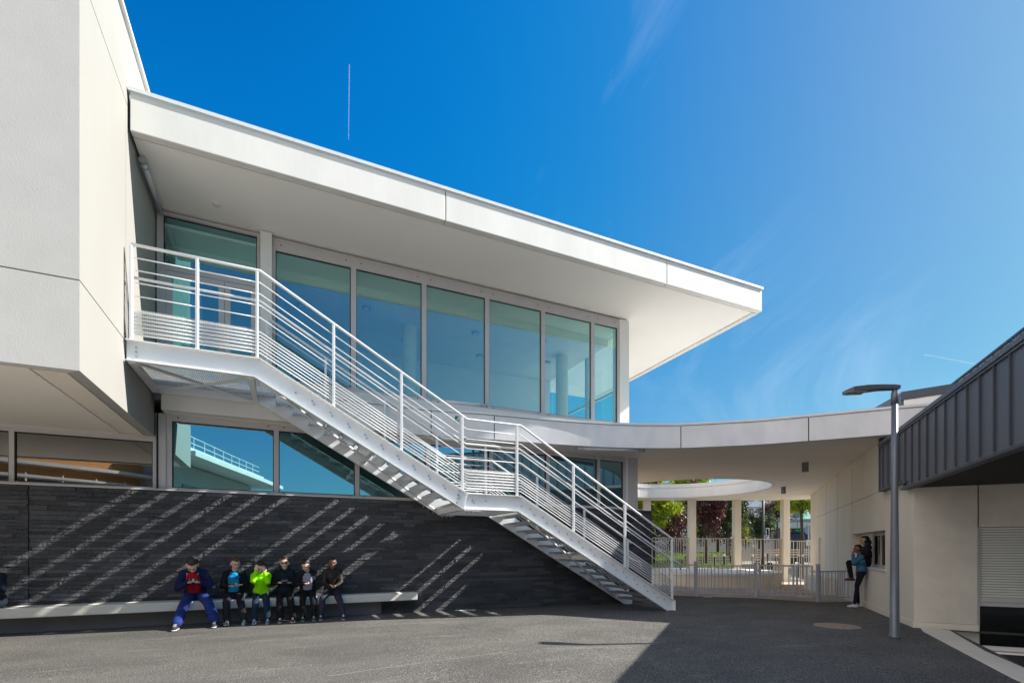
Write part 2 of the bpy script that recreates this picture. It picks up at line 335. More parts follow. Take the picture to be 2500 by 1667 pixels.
def slate(x0, x1, y, ztop, name, parent, zb=-.2, face=1):
    mb = MB(); tones = []; z = zb
    while z < ztop - .001:
        h = random.choice((.05, .06, .07, .085)); h = min(h, ztop - z)
        if ztop - z - h < .03: h = ztop - z
        x = x0 - random.random() * .3
        while x < x1:
            L = random.uniform(.22, .62); a = max(x, x0); e = min(x + L, x1)
            if e - a > .02:
                d = random.uniform(0, .017); k = len(mb.f); nx = max(1, int((e - a) / .032))
                V = []; F = []
                for i in range(nx + 1):      # rough face: the front edge wanders
                    xx = a + (e - a) * i / nx; g1 = random.uniform(-.0045, .0045); g2 = random.uniform(-.0045, .0045)
                    zt = z + h - .006 - random.random() * .005
                    V += [(xx, y, z), (xx, y - .012 - d + g1, z), (xx, y - .012 - d + g2, zt), (xx, y, zt)]
                for i in range(nx):
                    q = i * 4
                    F += [(q + 1, q + 5, q + 6, q + 2), (q + 2, q + 6, q + 7, q + 3), (q, q + 4, q + 5, q + 1)]
                F += [(0, 1, 2, 3), (nx * 4, nx * 4 + 3, nx * 4 + 2, nx * 4 + 1)]
                mb.add(V, F); tn = random.random() ** 1.6; tones += [tn] * len(F)
            x += L + .003
        z += h
    mb.box(x0, x1, y, y + .2, zb, ztop - .003); tones += [-.25] * 6
    o = mb.build(name, SL, parent); at = o.data.attributes.new('tone', 'FLOAT', 'FACE'); at.data.foreach_set('value', tones); return o
slate(-6.5, -3.98, 11.22, 2.50, 'stone_wall', sch)
slate(-3.972, 9.52, 11.23, 2.50, 'stone_wall', sch)
B(9.525, 9.56, 11.215, 14.5, -.3, 2.5).build('stone_wall', SL, sch)
B(-6.5, 9.25, 11.20, 11.60, 2.503, 2.533).build('sill', FRAME, sch)
# lower-floor ribbon under the wing
window(sch, -6.5, -4.290, 2.536, 3.50, 11.45, .06, .035, .045, .05, GLASS_DARK, vent=False)
window(sch, -4.290, -2.215, 2.536, 3.50, 11.45, .035, .05, .045, .05, GLASS_DARK, vent=False)
B(-6.5, XL, 11.44, 11.53, 3.502, 3.56).build('header', FRAME, sch)
B(-2.213, -2.052, 11.42, 11.58, 2.536, 4.00).build('pillar', FRAME, sch)
B(-2.20, -2.17, 11.405, 11.42, 2.536, 4.00).build('pillar', DARK, sch)
mull = [-2.049, -.138, 1.486, 3.099, 4.705, 6.317, 7.916, 8.83]
for a, b_ in zip(mull[:-1], mull[1:]):
    window(sch, a, b_, 2.536, 4.025, 11.45, .09 if a < -2 else .048, .048 if b_ < 8.8 else .08, .055, .15, GLASS_LOW)
B(8.832, 8.90, 11.44, 11.56, 2.536, 4.00).build('pillar', CAPM, sch)
B(8.903, 9.24, 11.43, 11.9, 2.505, 4.028).build('pillar', FRAME, sch)
# upper storey glazing
B(-2.2, -2.13, 11.44, 11.6, 4.45, 7.90).build('pillar', FRAME, sch)
window(sch, -2.128, -.445, 6.84, 7.89, 11.45, .03, .05, .06, .07, GLASS_UP)
dr = MB(); dr.box(-2.128, -2.06, 11.45, 11.54, 4.45, 6.838).box(-.50, -.445, 11.45, 11.54, 4.45, 6.838).box(-2.058, -.502, 11.45, 11.54, 6.78, 6.838)
dro = dr.build('door_frame', FRAME, sch)
for a, b_ in ((-2.055, -1.08), (-1.072, -.505)):
    q = MB(); q.box(a, a + .1, 11.46, 11.52, 4.47, 6.775).box(b_ - .1, b_, 11.46, 11.52, 4.47, 6.775).box(a + .1, b_ - .1, 11.462, 11.52, 6.66, 6.775).box(a + .1, b_ - .1, 11.462, 11.52, 4.47, 4.60)
    d_ = q.build('door', FRAME, sch); B(a + .1, b_ - .1, 11.48, 11.5, 4.6, 6.66).build('pane', GLASS_UP, d_)
    MB().tube([(b_ - .05, 11.45, 5.4), (b_ - .05, 11.41, 5.4), (b_ - .05, 11.41, 5.75), (b_ - .05, 11.45, 5.75)], .012).build('handle', METAL_W, d_)
B(-.435, -.215, 11.34, 11.6, 4.45, 7.905).build('column', FASCIA, sch, bevel=.008)
mull = [-.21, 1.407, 3.0, 4.595, 6.17, 7.72, 8.60]
for i, (a, b_) in enumerate(zip(mull[:-1], mull[1:])):
    window(sch, a, b_, 4.885, 7.885, 11.45, .06, .055, .075, .26, GLASS_UP)
B(8.603, 8.93, 11.42, 11.75, 4.60, 7.885).build('column', FASCIA, sch, bevel=.008)
B(-.2, 9.2, 11.43, 11.6, 4.60, 4.882).build('parapet', FASCIA, sch)
# right end of upper storey is glazed too
for i in range(3):
    y0 = 11.76 + i * 1.75; q = MB()
    q.box(8.84, 8.92, y0, y0 + .06, 4.62, 7.8).box(8.84, 8.92, y0 + 1.69, y0 + 1.748, 4.62, 7.8).box(8.842, 8.92, y0 + .06, y0 + 1.69, 4.62, 4.7).box(8.842, 8.92, y0 + .06, y0 + 1.69, 7.7, 7.8).box(8.842, 8.92, y0 + .06, y0 + 1.69, 6.0, 6.06)
    o = q.build('side_window', FRAME, sch); B(8.87, 8.89, y0 + .06, y0 + 1.69, 4.7, 7.7).build('pane', GLASS_UP, o)
B(8.8, 9.0, 17.01, 17.3, 0, 7.8).build('column', FASCIA, sch)
# roof: fascia panels, coping, bottom return, sloping soffit
def soffz(y): return 7.985 - .03 * (y - 9.58)
RX0, RX1, RY0, RY1 = -2.19, 12.03, 9.58, 17.6
for a, b_ in ((RX0, 2.942), (2.957, 8.638), (8.653, RX1)):
    B(a, b_, RY0, RY0 + .145, 7.97, 8.56).build('fascia_panel', FASCIA, sch, bevel=.012)
for a, b_ in ((RY0 + .15, 12.2), (12.215, 14.9), (14.915, RY1)):
    q = MB(); q.prism([(RX1 - .17, a), (RX1, a), (RX1, b_), (RX1 - .17, b_)], lambda x, y: soffz(y) - .02, lambda x, y: 8.56); q.build('fascia_panel', FASCIA, sch)
B(RX0, RX1 - .01, RY0 + .02, RY0 + .14, 8.0, 8.55).build('fascia_backing', DARK, sch)
q = MB(); q.prism([(RX0 + .005, RY0 + .165), (RX1 - .19, RY0 + .165), (RX1 - .19, RY1), (RX0 + .005, RY1)], lambda x, y: soffz(y), lambda x, y: 8.5); q.build('soffit', SOFFIT, sch)
B(RX0, RX1 - .005, RY0 + .14, RY0 + .17, 8.02, 8.52).build('soffit_gap', DARK, sch)
q = MB(); xs = np.linspace(RX0 - .02, RX1 + .03, 7)
for a, b_ in zip(xs[:-1], xs[1:]): q.box(a, b_ - .004, RY0 - .035, RY0 + .12, 8.575, 8.635)
q.box(RX1 - .12, RX1 + .035, RY0 + .12, RY1, 8.575, 8.635); q.box(RX0, RX1, RY0 + .0, RY0 + .11, 8.555, 8.575)
q.build('coping', CAPM, sch)
B(RX0, RX1 - .1, RY0 + .12, RY1, 8.505, 8.56).build('roof_deck', ROOFG, sch)
# shell and rooms behind the glass
B(-9, 8.9, 17.3, 17.5, -.2, 7.95).build('back_wall', PLASTER, sch)
B(-2.4, 8.8, 11.62, 17.28, 4.3, 4.55).build('floor_slab', INTFL, sch)
B(-2.2, 8.8, 12.3, 17.28, 7.50, 7.56).build('ceiling', INTC, sch)
B(-2.2, 8.8, 11.56, 12.28, 7.66, 7.72).build('ceiling', PLASTER, sch)
B(-2.2, 8.8, 12.26, 12.3, 7.44, 7.72).build('bulkhead', PLASTER, sch)
B(-2.2, 8.8, 15.8, 15.95, 4.56, 7.49).build('partition_wall', PLASTER, sch)
for a, b_, z1 in ((.3, 1.2, 6.7), (3.7, 4.75, 6.0), (5.35, 6.6, 5.9), (6.7, 7.4, 5.9), (7.6, 8.3, 6.2)):
    q = MB(); q.box(a, b_, 15.76, 15.79, 4.58, z1); o = q.build('interior_door', BLUEP, sch)
    q = MB(); q.box(a - .06, a, 15.74, 15.79, 4.57, z1 + .06).box(b_, b_ + .06, 15.74, 15.79, 4.57, z1 + .06).box(a, b_, 15.74, 15.79, z1, z1 + .06).box((a + b_) / 2 - .02, (a + b_) / 2 + .02, 15.745, 15.76, 4.58, z1); q.build('door_trim', FRAME, o)
for x in (3.15, 8.0):
    MB().lathe((x, 13.6, 4.55), [(.19, 0), (.19, 2.95)], 28).build('round_column', mat('column_cream', (.8, .78, .55), .8), sch, smooth=False)
for x, y in ((1.9, 12.9), (4.9, 13.1), (6.9, 12.8), (3.2, 14.4), (5.6, 14.6), (.4, 13.4), (7.8, 14.2)):
    q = MB(); q.lathe((x, y, 7.44), [(.10, 0), (.11, .02), (.11, .055)], 16); o = q.build('ceiling_spot', GALV, sch); MB().lathe((x, y, 7.425), [(.06, 0), (.07, .014)], 12).build('spot_lens', METAL_W, o)
q = MB(); q.add([(7.05, 14.5, 4.56), (7.65, 14.5, 4.56), (7.85, 14.5, 5.65), (6.75, 14.5, 5.65), (7.05, 14.9, 4.56), (7.65, 14.9, 4.56), (7.85, 14.9, 5.65), (6.75, 14.9, 5.65)], [(0, 1, 2, 3), (7, 6, 5, 4), (0, 4, 5, 1), (1, 5, 6, 2), (2, 6, 7, 3), (3, 7, 4, 0)])
q.build('planter_tub', BLIND, sch)
for i in range(5):
    q = MB(); pts = []
    for k in range(7): pts.append((-1.62 + .09 * k / 6 * i - i * .02, 11.8 + .05 * (k % 2), 4.7 + k * .34))
# white curtain gathered behind the door glass
V = []; F = []; N = 26
for k in range(N + 1):
    u = k / N; V += [(-1.84 + .42 * u, 11.72 + .03 * math.sin(u * 34), 4.6), (-1.72 + .2 * u, 11.72 + .03 * math.sin(u * 34), 6.7)]
for k in range(N): F.append((2 * k, 2 * k + 2, 2 * k + 3, 2 * k + 1))
for k in range(N + 1): V += [(V[2 * k][0], V[2 * k][1] + .012, V[2 * k][2]), (V[2 * k + 1][0], V[2 * k + 1][1] + .012, V[2 * k + 1][2])]
o_ = 2 * (N + 1)
for k in range(N): F.append((o_ + 2 * k, o_ + 2 * k + 1, o_ + 2 * k + 3, o_ + 2 * k + 2))
F += [(0, 1, o_ + 1, o_), (2 * N, o_ + 2 * N, o_ + 2 * N + 1, 2 * N + 1)]
MB().add(V, F).build('curtain', CURT, sch)
# lower rooms
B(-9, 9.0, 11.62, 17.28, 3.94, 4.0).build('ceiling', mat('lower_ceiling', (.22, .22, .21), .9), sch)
B(-9, 9.0, 11.62, 17.28, -.1, .02).build('floor', INTFL, sch)
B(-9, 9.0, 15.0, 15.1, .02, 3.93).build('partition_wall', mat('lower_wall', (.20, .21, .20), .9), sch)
B(-9, -2.2, 11.64, 11.66, 2.98, 3.93).build('roller_blind', BLIND, sch)
MB().lathe((-2.75, 12.2, 0), [(.2, 0), (.2, 3.93)], 20).build('round_column', mat('col2', (.25, .24, .22), .8), sch)
B(8.92, 9.02, 11.95, 17.28, -.3, 4.0).build('side_wall', RENDER, sch)

# ------------------------------------------------------------------ projecting wing on the left
wing = thing('building_wing', 'tall blank white concrete volume projecting over the bench at the left edge', 'building', (-2.2, 7.6, 3.54))
YF = 7.58; ZB = 3.54; ZT = 9.58; X0 = -9.
def mit(z0, z1, front, y1=0):
    q = MB(); q.prism([(X0, YF), (XL, YF), (XL - .15, YF + .15), (X0, YF + .15)] if front else [(XL, YF), (XL, y1), (XL - .15, y1), (XL - .15, YF + .15)], z0, z1)
    q.build('front_panel' if front else 'side_panel', CONC_FRONT if front else CONC_SUNLIT, wing)
mit(ZB, 4.617, True); mit(4.633, ZT - .05, True)
mit(ZB, 4.617, False, 11.37); mit(4.633, 8.35, False, 9.50); mit(8.366, ZT - .05, False, 17.4)
B(XL - .15, XL, 9.508, 17.4, 4.633, 8.35).build('side_panel', CONC_SUNLIT, wing)
B(X0, XL - .163, YF + .16, 17.2, ZB + .1, ZT - .2).build('core', DARK, wing)
B(X0, XL - .02, YF + .02, YF + .14, 4.61, 4.64).build('joint_seal', mat('joint_green', (.10, .16, .13), .8), wing)
B(XL - .14, XL - .02, YF + .1, 17, 8.34, 8.38).build('joint_seal', mat('joint_tan', (.30, .24, .15), .8), wing)
B(XL - .14, XL - .02, YF + .1, 11.3, 4.60, 4.65).build('joint_seal', MATS['joint_tan'], wing)
q = MB(); q.box(X0, XL - .55, YF + .18, 11.44, ZB + .02, ZB + .09); q.build('soffit', SOFFIT2, wing)
q = MB(); q.box(XL - .50, XL - .17, YF + .18, 11.43, ZB - .0, ZB + .09); q.build('soffit_margin', CREAM, wing)
q = MB(); q.box(XL - .2, XL + .05, YF - .04, 17.4, ZT - .04, ZT + .02).box(X0, XL - .2, YF - .04, YF + .2, ZT - .04, ZT + .02); q.build('coping', CAPM, wing)

# ------------------------------------------------------------------ curved entrance canopy
cv = [(-2.07, 11.12), (.5, 11.12), (3.06, 11.10), (4.35, 10.98), (6.0, 10.82), (7.2, 10.62), (8.07, 10.40), (9.2, 9.92), (10.03, 9.33), (10.78, 8.72), (11.36, 8.10), (11.97, 7.42), (12.545, 6.755), (13.22, 6.08)]
def catmull(P, n=6):
    out = []; Q = [P[0]] + P + [P[-1]]
    for i in range(1, len(Q) - 2):
        for k in range(n):
            t_ = k / n; a, b_, c_, d_ = (np.array(Q[i + j]) for j in (-1, 0, 1, 2))
            out.append(tuple(.5 * ((2 * b_) + (c_ - a) * t_ + (2 * a - 5 * b_ + 4 * c_ - d_) * t_ ** 2 + (3 * b_ - a - 3 * c_ + d_) * t_ ** 3)))
    return out + [P[-1]]
cv = [(x * .992, y * .992) if x > 4 else (x, y) for x, y in cv]; cur = catmull(cv, 7)
can = thing('entrance_canopy', 'curved white concrete canopy with a round opening linking the two school buildings', 'canopy', (12, 12, 4.00))
def normals(P):
    out = []
    for i in range(len(P)):
        a = Vector(P[max(0, i - 1)]); b_ = Vector(P[min(len(P) - 1, i + 1)]); d = (b_ - a).normalized(); out.append(Vector((-d.y, d.x)))
    return out
def ribbon(mb, P, d0, d1, z0, z1):        # curved wall along P between inward offsets
    N_ = normals(P); n_ = len(P); V = []
    for p, nn in zip(P, N_):
        a = Vector(p) + nn * d0; c_ = Vector(p) + nn * d1
        V += [(a.x, a.y, z0), (a.x, a.y, z1), (c_.x, c_.y, z1), (c_.x, c_.y, z0)]
    F = []
    for i in range(n_ - 1):
        q_ = i * 4
        F += [(q_, q_ + 4, q_ + 5, q_ + 1), (q_ + 1, q_ + 5, q_ + 6, q_ + 2), (q_ + 2, q_ + 6, q_ + 7, q_ + 3), (q_ + 3, q_ + 7, q_ + 4, q_)]
    F += [(0, 1, 2, 3), ((n_ - 1) * 4 + 3, (n_ - 1) * 4 + 2, (n_ - 1) * 4 + 1, (n_ - 1) * 4)]
    return mb.add(V, F)
joints = [3.06, 4.345, 9.195, 11.36, 12.53]
segs = []; s0 = 0
for j in joints + [99]:
    k = next((i for i, p in enumerate(cur) if p[0] >= j), len(cur) - 1); seg = cur[s0:k + 1]
    if len(seg) > 1: segs.append(seg)
    s0 = k
for i, sg in enumerate(segs):
    sg = list(sg)
    if i: a, b_ = Vector(sg[0]), Vector(sg[1]); sg[0] = tuple(a + (b_ - a).normalized() * .024)
    ribbon(MB(), sg, 0, .14, 4.00, 4.565).build('fascia_panel', FASCIA if i < 1 else mat('fascia_pale', (.80, .79, .79), .75, .14, 2.2, .1, 30, stretch=(1, 1, .6), detail=8), can, smooth=False)
ribbon(MB(), cur, .02, .12, 4.05, 4.55).build('fascia_backing', DARK, can)
ribbon(MB(), cur, -.03, .16, 4.575, 4.63).build('coping', CAPM, can)
CC = (16.0, 16.55); CR = 3.35
inner = [tuple(Vector(p) + nn * .145) for p, nn in zip(cur, normals(cur))]
poly = inner + [(14.2, 6.2), (25.3, 16.3), (24.4, 17.95), (17.45, 21.2), (9.05, 25.0), (9.05, 11.62), (-2.07, 11.44)]
def slab(name, m_, z, flip):
    bm = bmesh.new()
    def rg(pts):
        vs = [bm.verts.new((x, y, z)) for x, y in pts]
        for i in range(len(vs)): bm.edges.new((vs[i], vs[(i + 1) % len(vs)]))
    rg(poly); rg([(CC[0] + CR * math.cos(a), CC[1] + CR * math.sin(a)) for a in np.linspace(0, 2 * math.pi, 97)[:-1]])
    bmesh.ops.triangle_fill(bm, edges=bm.edges[:], use_beauty=True)
    Mi = W[can].inverted()
    for v in bm.verts: v.co = Mi @ v.co
    me = bpy.data.meshes.new(name); bm.to_mesh(me); bm.free(); me.materials.append(m_); o = bpy.data.objects.new(name, me); COL.objects.link(o); o.parent = can; W[o] = W[can]; return o
SOFF3 = mat('canopy_soffit', (.92, .86, .79), .8, .05, .5)
slab('soffit', SOFF3, 4.004, True); slab('roof_deck', ROOFG, 4.50, False)
q = MB(); N = 96     # inner ring of the opening, upper lip set back a little
for (r0, r1, z0, z1) in ((CR, CR + .12, 4.00, 4.33), (CR + .03, CR + .15, 4.335, 4.68)):
    V = []; F = []
    for k in range(N):
        a = 2 * math.pi * k / N; ca, sa = math.cos(a), math.sin(a)
        V += [(CC[0] + r0 * ca, CC[1] + r0 * sa, z0), (CC[0] + r0 * ca, CC[1] + r0 * sa, z1), (CC[0] + r1 * ca, CC[1] + r1 * sa, z1), (CC[0] + r1 * ca, CC[1] + r1 * sa, z0)]
    for k in range(N):
        a = k * 4; b_ = ((k + 1) % N) * 4; F += [(a, a + 1, b_ + 1, b_), (a + 1, a + 2, b_ + 2, b_ + 1), (a + 2, a + 3, b_ + 3, b_ + 2), (a + 3, a, b_, b_ + 3)]
    q.add(V, F)
q.build('opening_ring', FASCIA, can)
# outer edge ring beam at the back
q = MB(); bk = [(25.3, 16.3), (24.4, 17.95), (17.45, 21.2), (9.05, 25.0)]
for a, b_ in zip(bk[:-1], bk[1:]): q.beam((a[0], a[1], 4.30), (b_[0], b_[1], 4.30), .2, .56)
q.build('edge_beam', FASCIA, can)
ca_ = math.atan2(-.4, .92)
colp = [(15.1, 21.75), (17.35, 20.72), (19.50, 19.74), (21.65, 18.76), (23.97, 17.70)]
u_ = Vector((math.cos(ca_), math.sin(ca_), 0)); v_ = Vector((-u_.y, u_.x, 0))
for x, y in colp:
    MB().obox((x, y, 0), u_, v_, (0, 0, 1), -.17, .17, -.17, .17, -.4, 4.00).build('column', CREAM, can, bevel=.01)

# ------------------------------------------------------------------ right building: beige walls under zinc
W3 = Vector((w2.x, w2.y, 0)); P3 = Vector((p2.x, p2.y, 0)); A3 = Vector((A.x, A.y, 0)); ZU = (0, 0, 1)
def wb(s0, s1, q0, q1, z0, z1, mb=None): return (mb or MB()).obox(A3, W3, P3, ZU, s0, s1, q0, q1, z0, z1)
rb = thing('right_building', 'low beige rendered building with a recessed window under a dark zinc overhang', 'building', (A.x, A.y, -.13))
# wall along the patio (outer face at q=0), panels with joints, window and slit recesses
sj = [.0, 2.10, 5.844, 8.248, 10.741, 15.25]
zj = 2.80
for a, b_ in zip(sj[:-1], sj[1:]):
    if a < 1.5: wb(a + .005, b_ - .005, 0, .2, -.02, 2.745).build('wall', CREAM, rb); wb(a + .3, b_ - .003, .0, .2, 2.75, 4.00).build('wall', CREAM, rb); continue
    wb(a + .005, b_ - .005, 0, .2, zj + .006, 4.00).build('wall', CREAM, rb)
    if a < 3:     # the panel with the window
        wb(a + .005, b_ - .005, 0, .2, -.02, .90).build('wall', CREAM, rb); wb(a + .005, b_ - .005, 0, .2, 1.85, zj - .006).build('wall', CREAM, rb)
        wb(5.76, b_ - .003, 0, .2, .90, 1.85).build('wall', CREAM, rb)
    elif a > 10:  # slit niche
        wb(a + .003, 12.2, 0, .2, -.02, zj - .006).build('wall', CREAM, rb); wb(12.75, b_, 0, .2, -.02, zj - .006).build('wall', CREAM, rb); wb(12.2, 12.75, 0, .2, 1.9, zj - .006).build('wall', CREAM, rb); wb(12.2, 12.75, .16, .2, -.3, 1.9).build('niche_panel', RENDER, rb)
    else: wb(a + .005, b_ - .005, 0, .2, -.02, zj - .006).build('wall', CREAM, rb)
wb(.05, 15.2, .19, .24, .0, .88).build('wall_backing', DARK, rb); wb(5.8, 15.2, .21, .24, .88, 4.0).build('wall_backing', DARK, rb); wb(2.0, 5.85, .03, .18, 2.79, 2.82).build('joint_seal', DARK, rb); wb(2.0, 5.8, .21, .24, 1.87, 4.0).build('wall_backing', DARK, rb)
wb(0, 15.25, -.012, .2, -.5, -.022).build('plinth', CREAM, rb)
wb(15.25, 15.45, 0, .3, -.5, 4.00).build('end_wall', CREAM, rb)
wb(15.25, 15.45, .3, 9, -.5, 4.00).build('end_wall', CREAM, rb)
q = MB()
for s_ in sj[1:-1]: wb(s_ - .006, s_ + .006, -.002, .01, .0 if s_ > 2.5 else 2.82, 3.99, q)
q.build('panel_joint', mat('joint_brown', (.16, .13, .10), .9), rb)  # thin dark brown strips laid over the panel joints
# window recess
wn = wb(2.02, 5.75, .24, .30, .93, .99); wb(2.02, 5.75, .24, .30, 1.76, 1.84, wn)
for s_ in (2.02, 2.32, 3.6, 4.8, 5.69): wb(s_, s_ + .05, .235, .30, .99, 1.76, wn)
wo = wn.build('window', FRAME, rb); wb(2.07, 5.70, .26, .28, .99, 1.76).build('pane', GLASS_BLK, wo)
wb(1.98, 5.78, -.03, .3, .885, .925).build('window_sill', CAPM, rb); wb(4.2, 5.75, .2, .23, .93, 1.84).build('shutter_box', RENDER, rb)
wb(1.98, 5.8, .3, 3.5, .0, .1).build('floor', INTFL, rb); wb(1.5, 5.8, 3.5, 3.6, 0, 3).build('partition_wall', BLIND, rb)
# front face, turning the corner towards the camera side
def fb(s0, s1, q0, q1, z0, z1, mb=None): return wb(q0, q1, s0, s1, z0, z1, mb)      # s along the face, q depth inward (+)
fb(.002, .965, .0, .2, -.02, 2.745).build('front_wall', RENDER, rb, bevel=.006)
q = MB(); fb(-.015, .975, -.012, .2, -.55, -.024, q); q.build('plinth', CREAM, rb)
fb(.965, .99, .06, .2, 1.80, 2.745).build('joint_seal', DARK, rb)
fb(.992, 5, .04, .2, 1.815, 2.745).build('front_wall', RENDER, rb)
sh = MB()
for i in range(27):
    z_ = 1.805 - i * .0485; sh.add([], []); fb(1.01, 5, .085, .11, z_ - .039, z_, sh)
so = sh.build('roller_shutter', SHUT, rb)
fb(1.012, 5, .100, .108, .50, 1.80).build('shutter_gap', mat('shutter_gap_grey', (.16, .16, .16), .8), so)
fb(1.0, 5, .07, .12, .41, .50).build('shutter_bar', FRAME, so)
q = MB(); fb(.975, 1.008, .04, .14, -.50, 1.81, q); fb(1.01, 5, .08, .14, -.50, -.41, q); fb(1.01, 5, .02, .14, -.55, -.505, q); fb(1.01, 5, .085, .13, .33, .405, q)
fo = q.build('window', FRAME, rb); fb(1.01, 5, .10, .12, -.41, .33).build('pane', GLASS_BLK, fo)
fb(5.0, 9.0, .02, .2, -.55, 2.745).build('front_wall', RENDER, rb)
wb(.3, 3.5, .8, 9, -.6, -.52).build('floor', INTFL, rb); wb(3.4, 3.5, .25, 9, -.52, 3).build('partition_wall', BLIND, rb)
# zinc overhang: runs along w on the wall plane and cantilevers toward the camera
zo = -.10
rz = thing('zinc_roof', 'dark grey standing-seam zinc roof edge cantilevering over the shuttered window', 'roof', (A.x, A.y, 2.63))
wb(-9, .30, zo, zo + .06, 2.63, 3.79).build('zinc_band', ZINC, rz); wb(.302, 2.06, zo, zo + .06, 2.785, 3.79).build('zinc_band', ZINC, rz)
q = MB()
s_ = .094
while s_ > -8.9: wb(s_ - .012, s_ + .012, zo - .028, zo, 2.66, 3.80, q); s_ -= .421
for s_ in (.50, .92, 1.34, 1.76): wb(s_ - .012, s_ + .012, zo - .028, zo, 2.80, 3.80, q)
q.build('standing_seam', ZINCD, rz)  # seams darker than the band, painting in their shadow side
q = MB(); wb(-9, 2.06, zo - .05, zo + .25, 3.805, 3.875, q); wb(-9, 2.06, zo - .03, zo + .2, 3.77, 3.80, q); q.build('roof_cap', ZINC, rz)
q = MB(); wb(-9, .30, zo - .035, zo + .10, 2.59, 2.628, q); wb(.31, 2.1, zo - .03, zo + .08, 2.745, 2.782, q); wb(-.02, .35, -.14, .05, 2.70, 2.742, q); q.build('drip_edge', ZINCD, rz)
wb(1.95, 2.10, zo + .061, .02, 2.76, 4.02).build('corner_flashing', ZINCD, rz)
wb(2.062, 2.13, zo - .02, .0, 2.76, 4.02).build('corner_flashing', ZINCD, rz)
q = MB(); s_ = -9.
while s_ < -.02: wb(s_, s_ + .075, .0, 9, 2.60, 2.64, q); s_ += .10
q.build('soffit_slat', BLACKS, rz)
wb(-9, .3, -.03, 9, 2.70, 2.74).build('soffit_board', BLACKS, rz); wb(-9, 15.2, .2, 9, 3.70, 3.80).build('roof_deck', ZINCD, rz)
wb(-9, -8.9, 0, 9, 2.63, 3.79).build('end_band', ZINC, rz)
# upper tier of the zinc roof, set back
zt = thing('upper_zinc_roof', 'sky-lit grey upper zinc roof strip rising behind the lower zinc overhang at the right edge', 'roof', (A.x + 2, A.y, 3.9))
wb(-9, 9.5, 2.5, 2.6, 3.8, 6.12).build('zinc_band', mat('zinc_skylit', (.34, .38, .42), .5, .15, 1.5, stretch=(1, 1, .3)), zt)  # zinc lightened here to paint in the skylight it catches
q = MB(); s_ = -8.8
while s_ < 9.4: wb(s_ - .012, s_ + .012, 2.47, 2.5, 3.8, 6.10, q); s_ += .43
q.build('standing_seam', ZINC, zt); wb(-9, 9.52, 2.45, 2.75, 6.125, 6.17).build('roof_cap', ZINCD, zt); wb(-9, 9.5, 2.6, 9, 5.9, 6.0).build('roof_deck', ZINCD, zt); wb(9.4, 9.5, 2.6, 9, 3.8, 5.9).build('end_wall', ZINC, zt)

# dark box parapet on the canopy roof
pr = thing('roof_upstand', 'dark grey capped upstand wall on the canopy roof behind the street lamp', 'roof parapet', (15, 8, 4.5))
pa = Vector((14.14, 7.25, 0)); dd = Vector((.43, -.903, 0)); ee = Vector((.903, .43, 0)); e2 = Vector((.61, .792, 0)); f2 = Vector((.792, -.61, 0))
MB().obox(pa, dd, ee, ZU, 0, 3.4, .0, .2, 5.15, 5.36).build('capping', ZINCD, pr)
MB().obox(pa, dd, ee, ZU, .05, 3.4, .02, .2, 4.51, 5.148).build('wall', FASCIA, pr)
MB().obox(pa, e2, f2, ZU, .03, 1.6, .01, .2, 4.51, 5.35).build('side_wall', ZINC, pr)

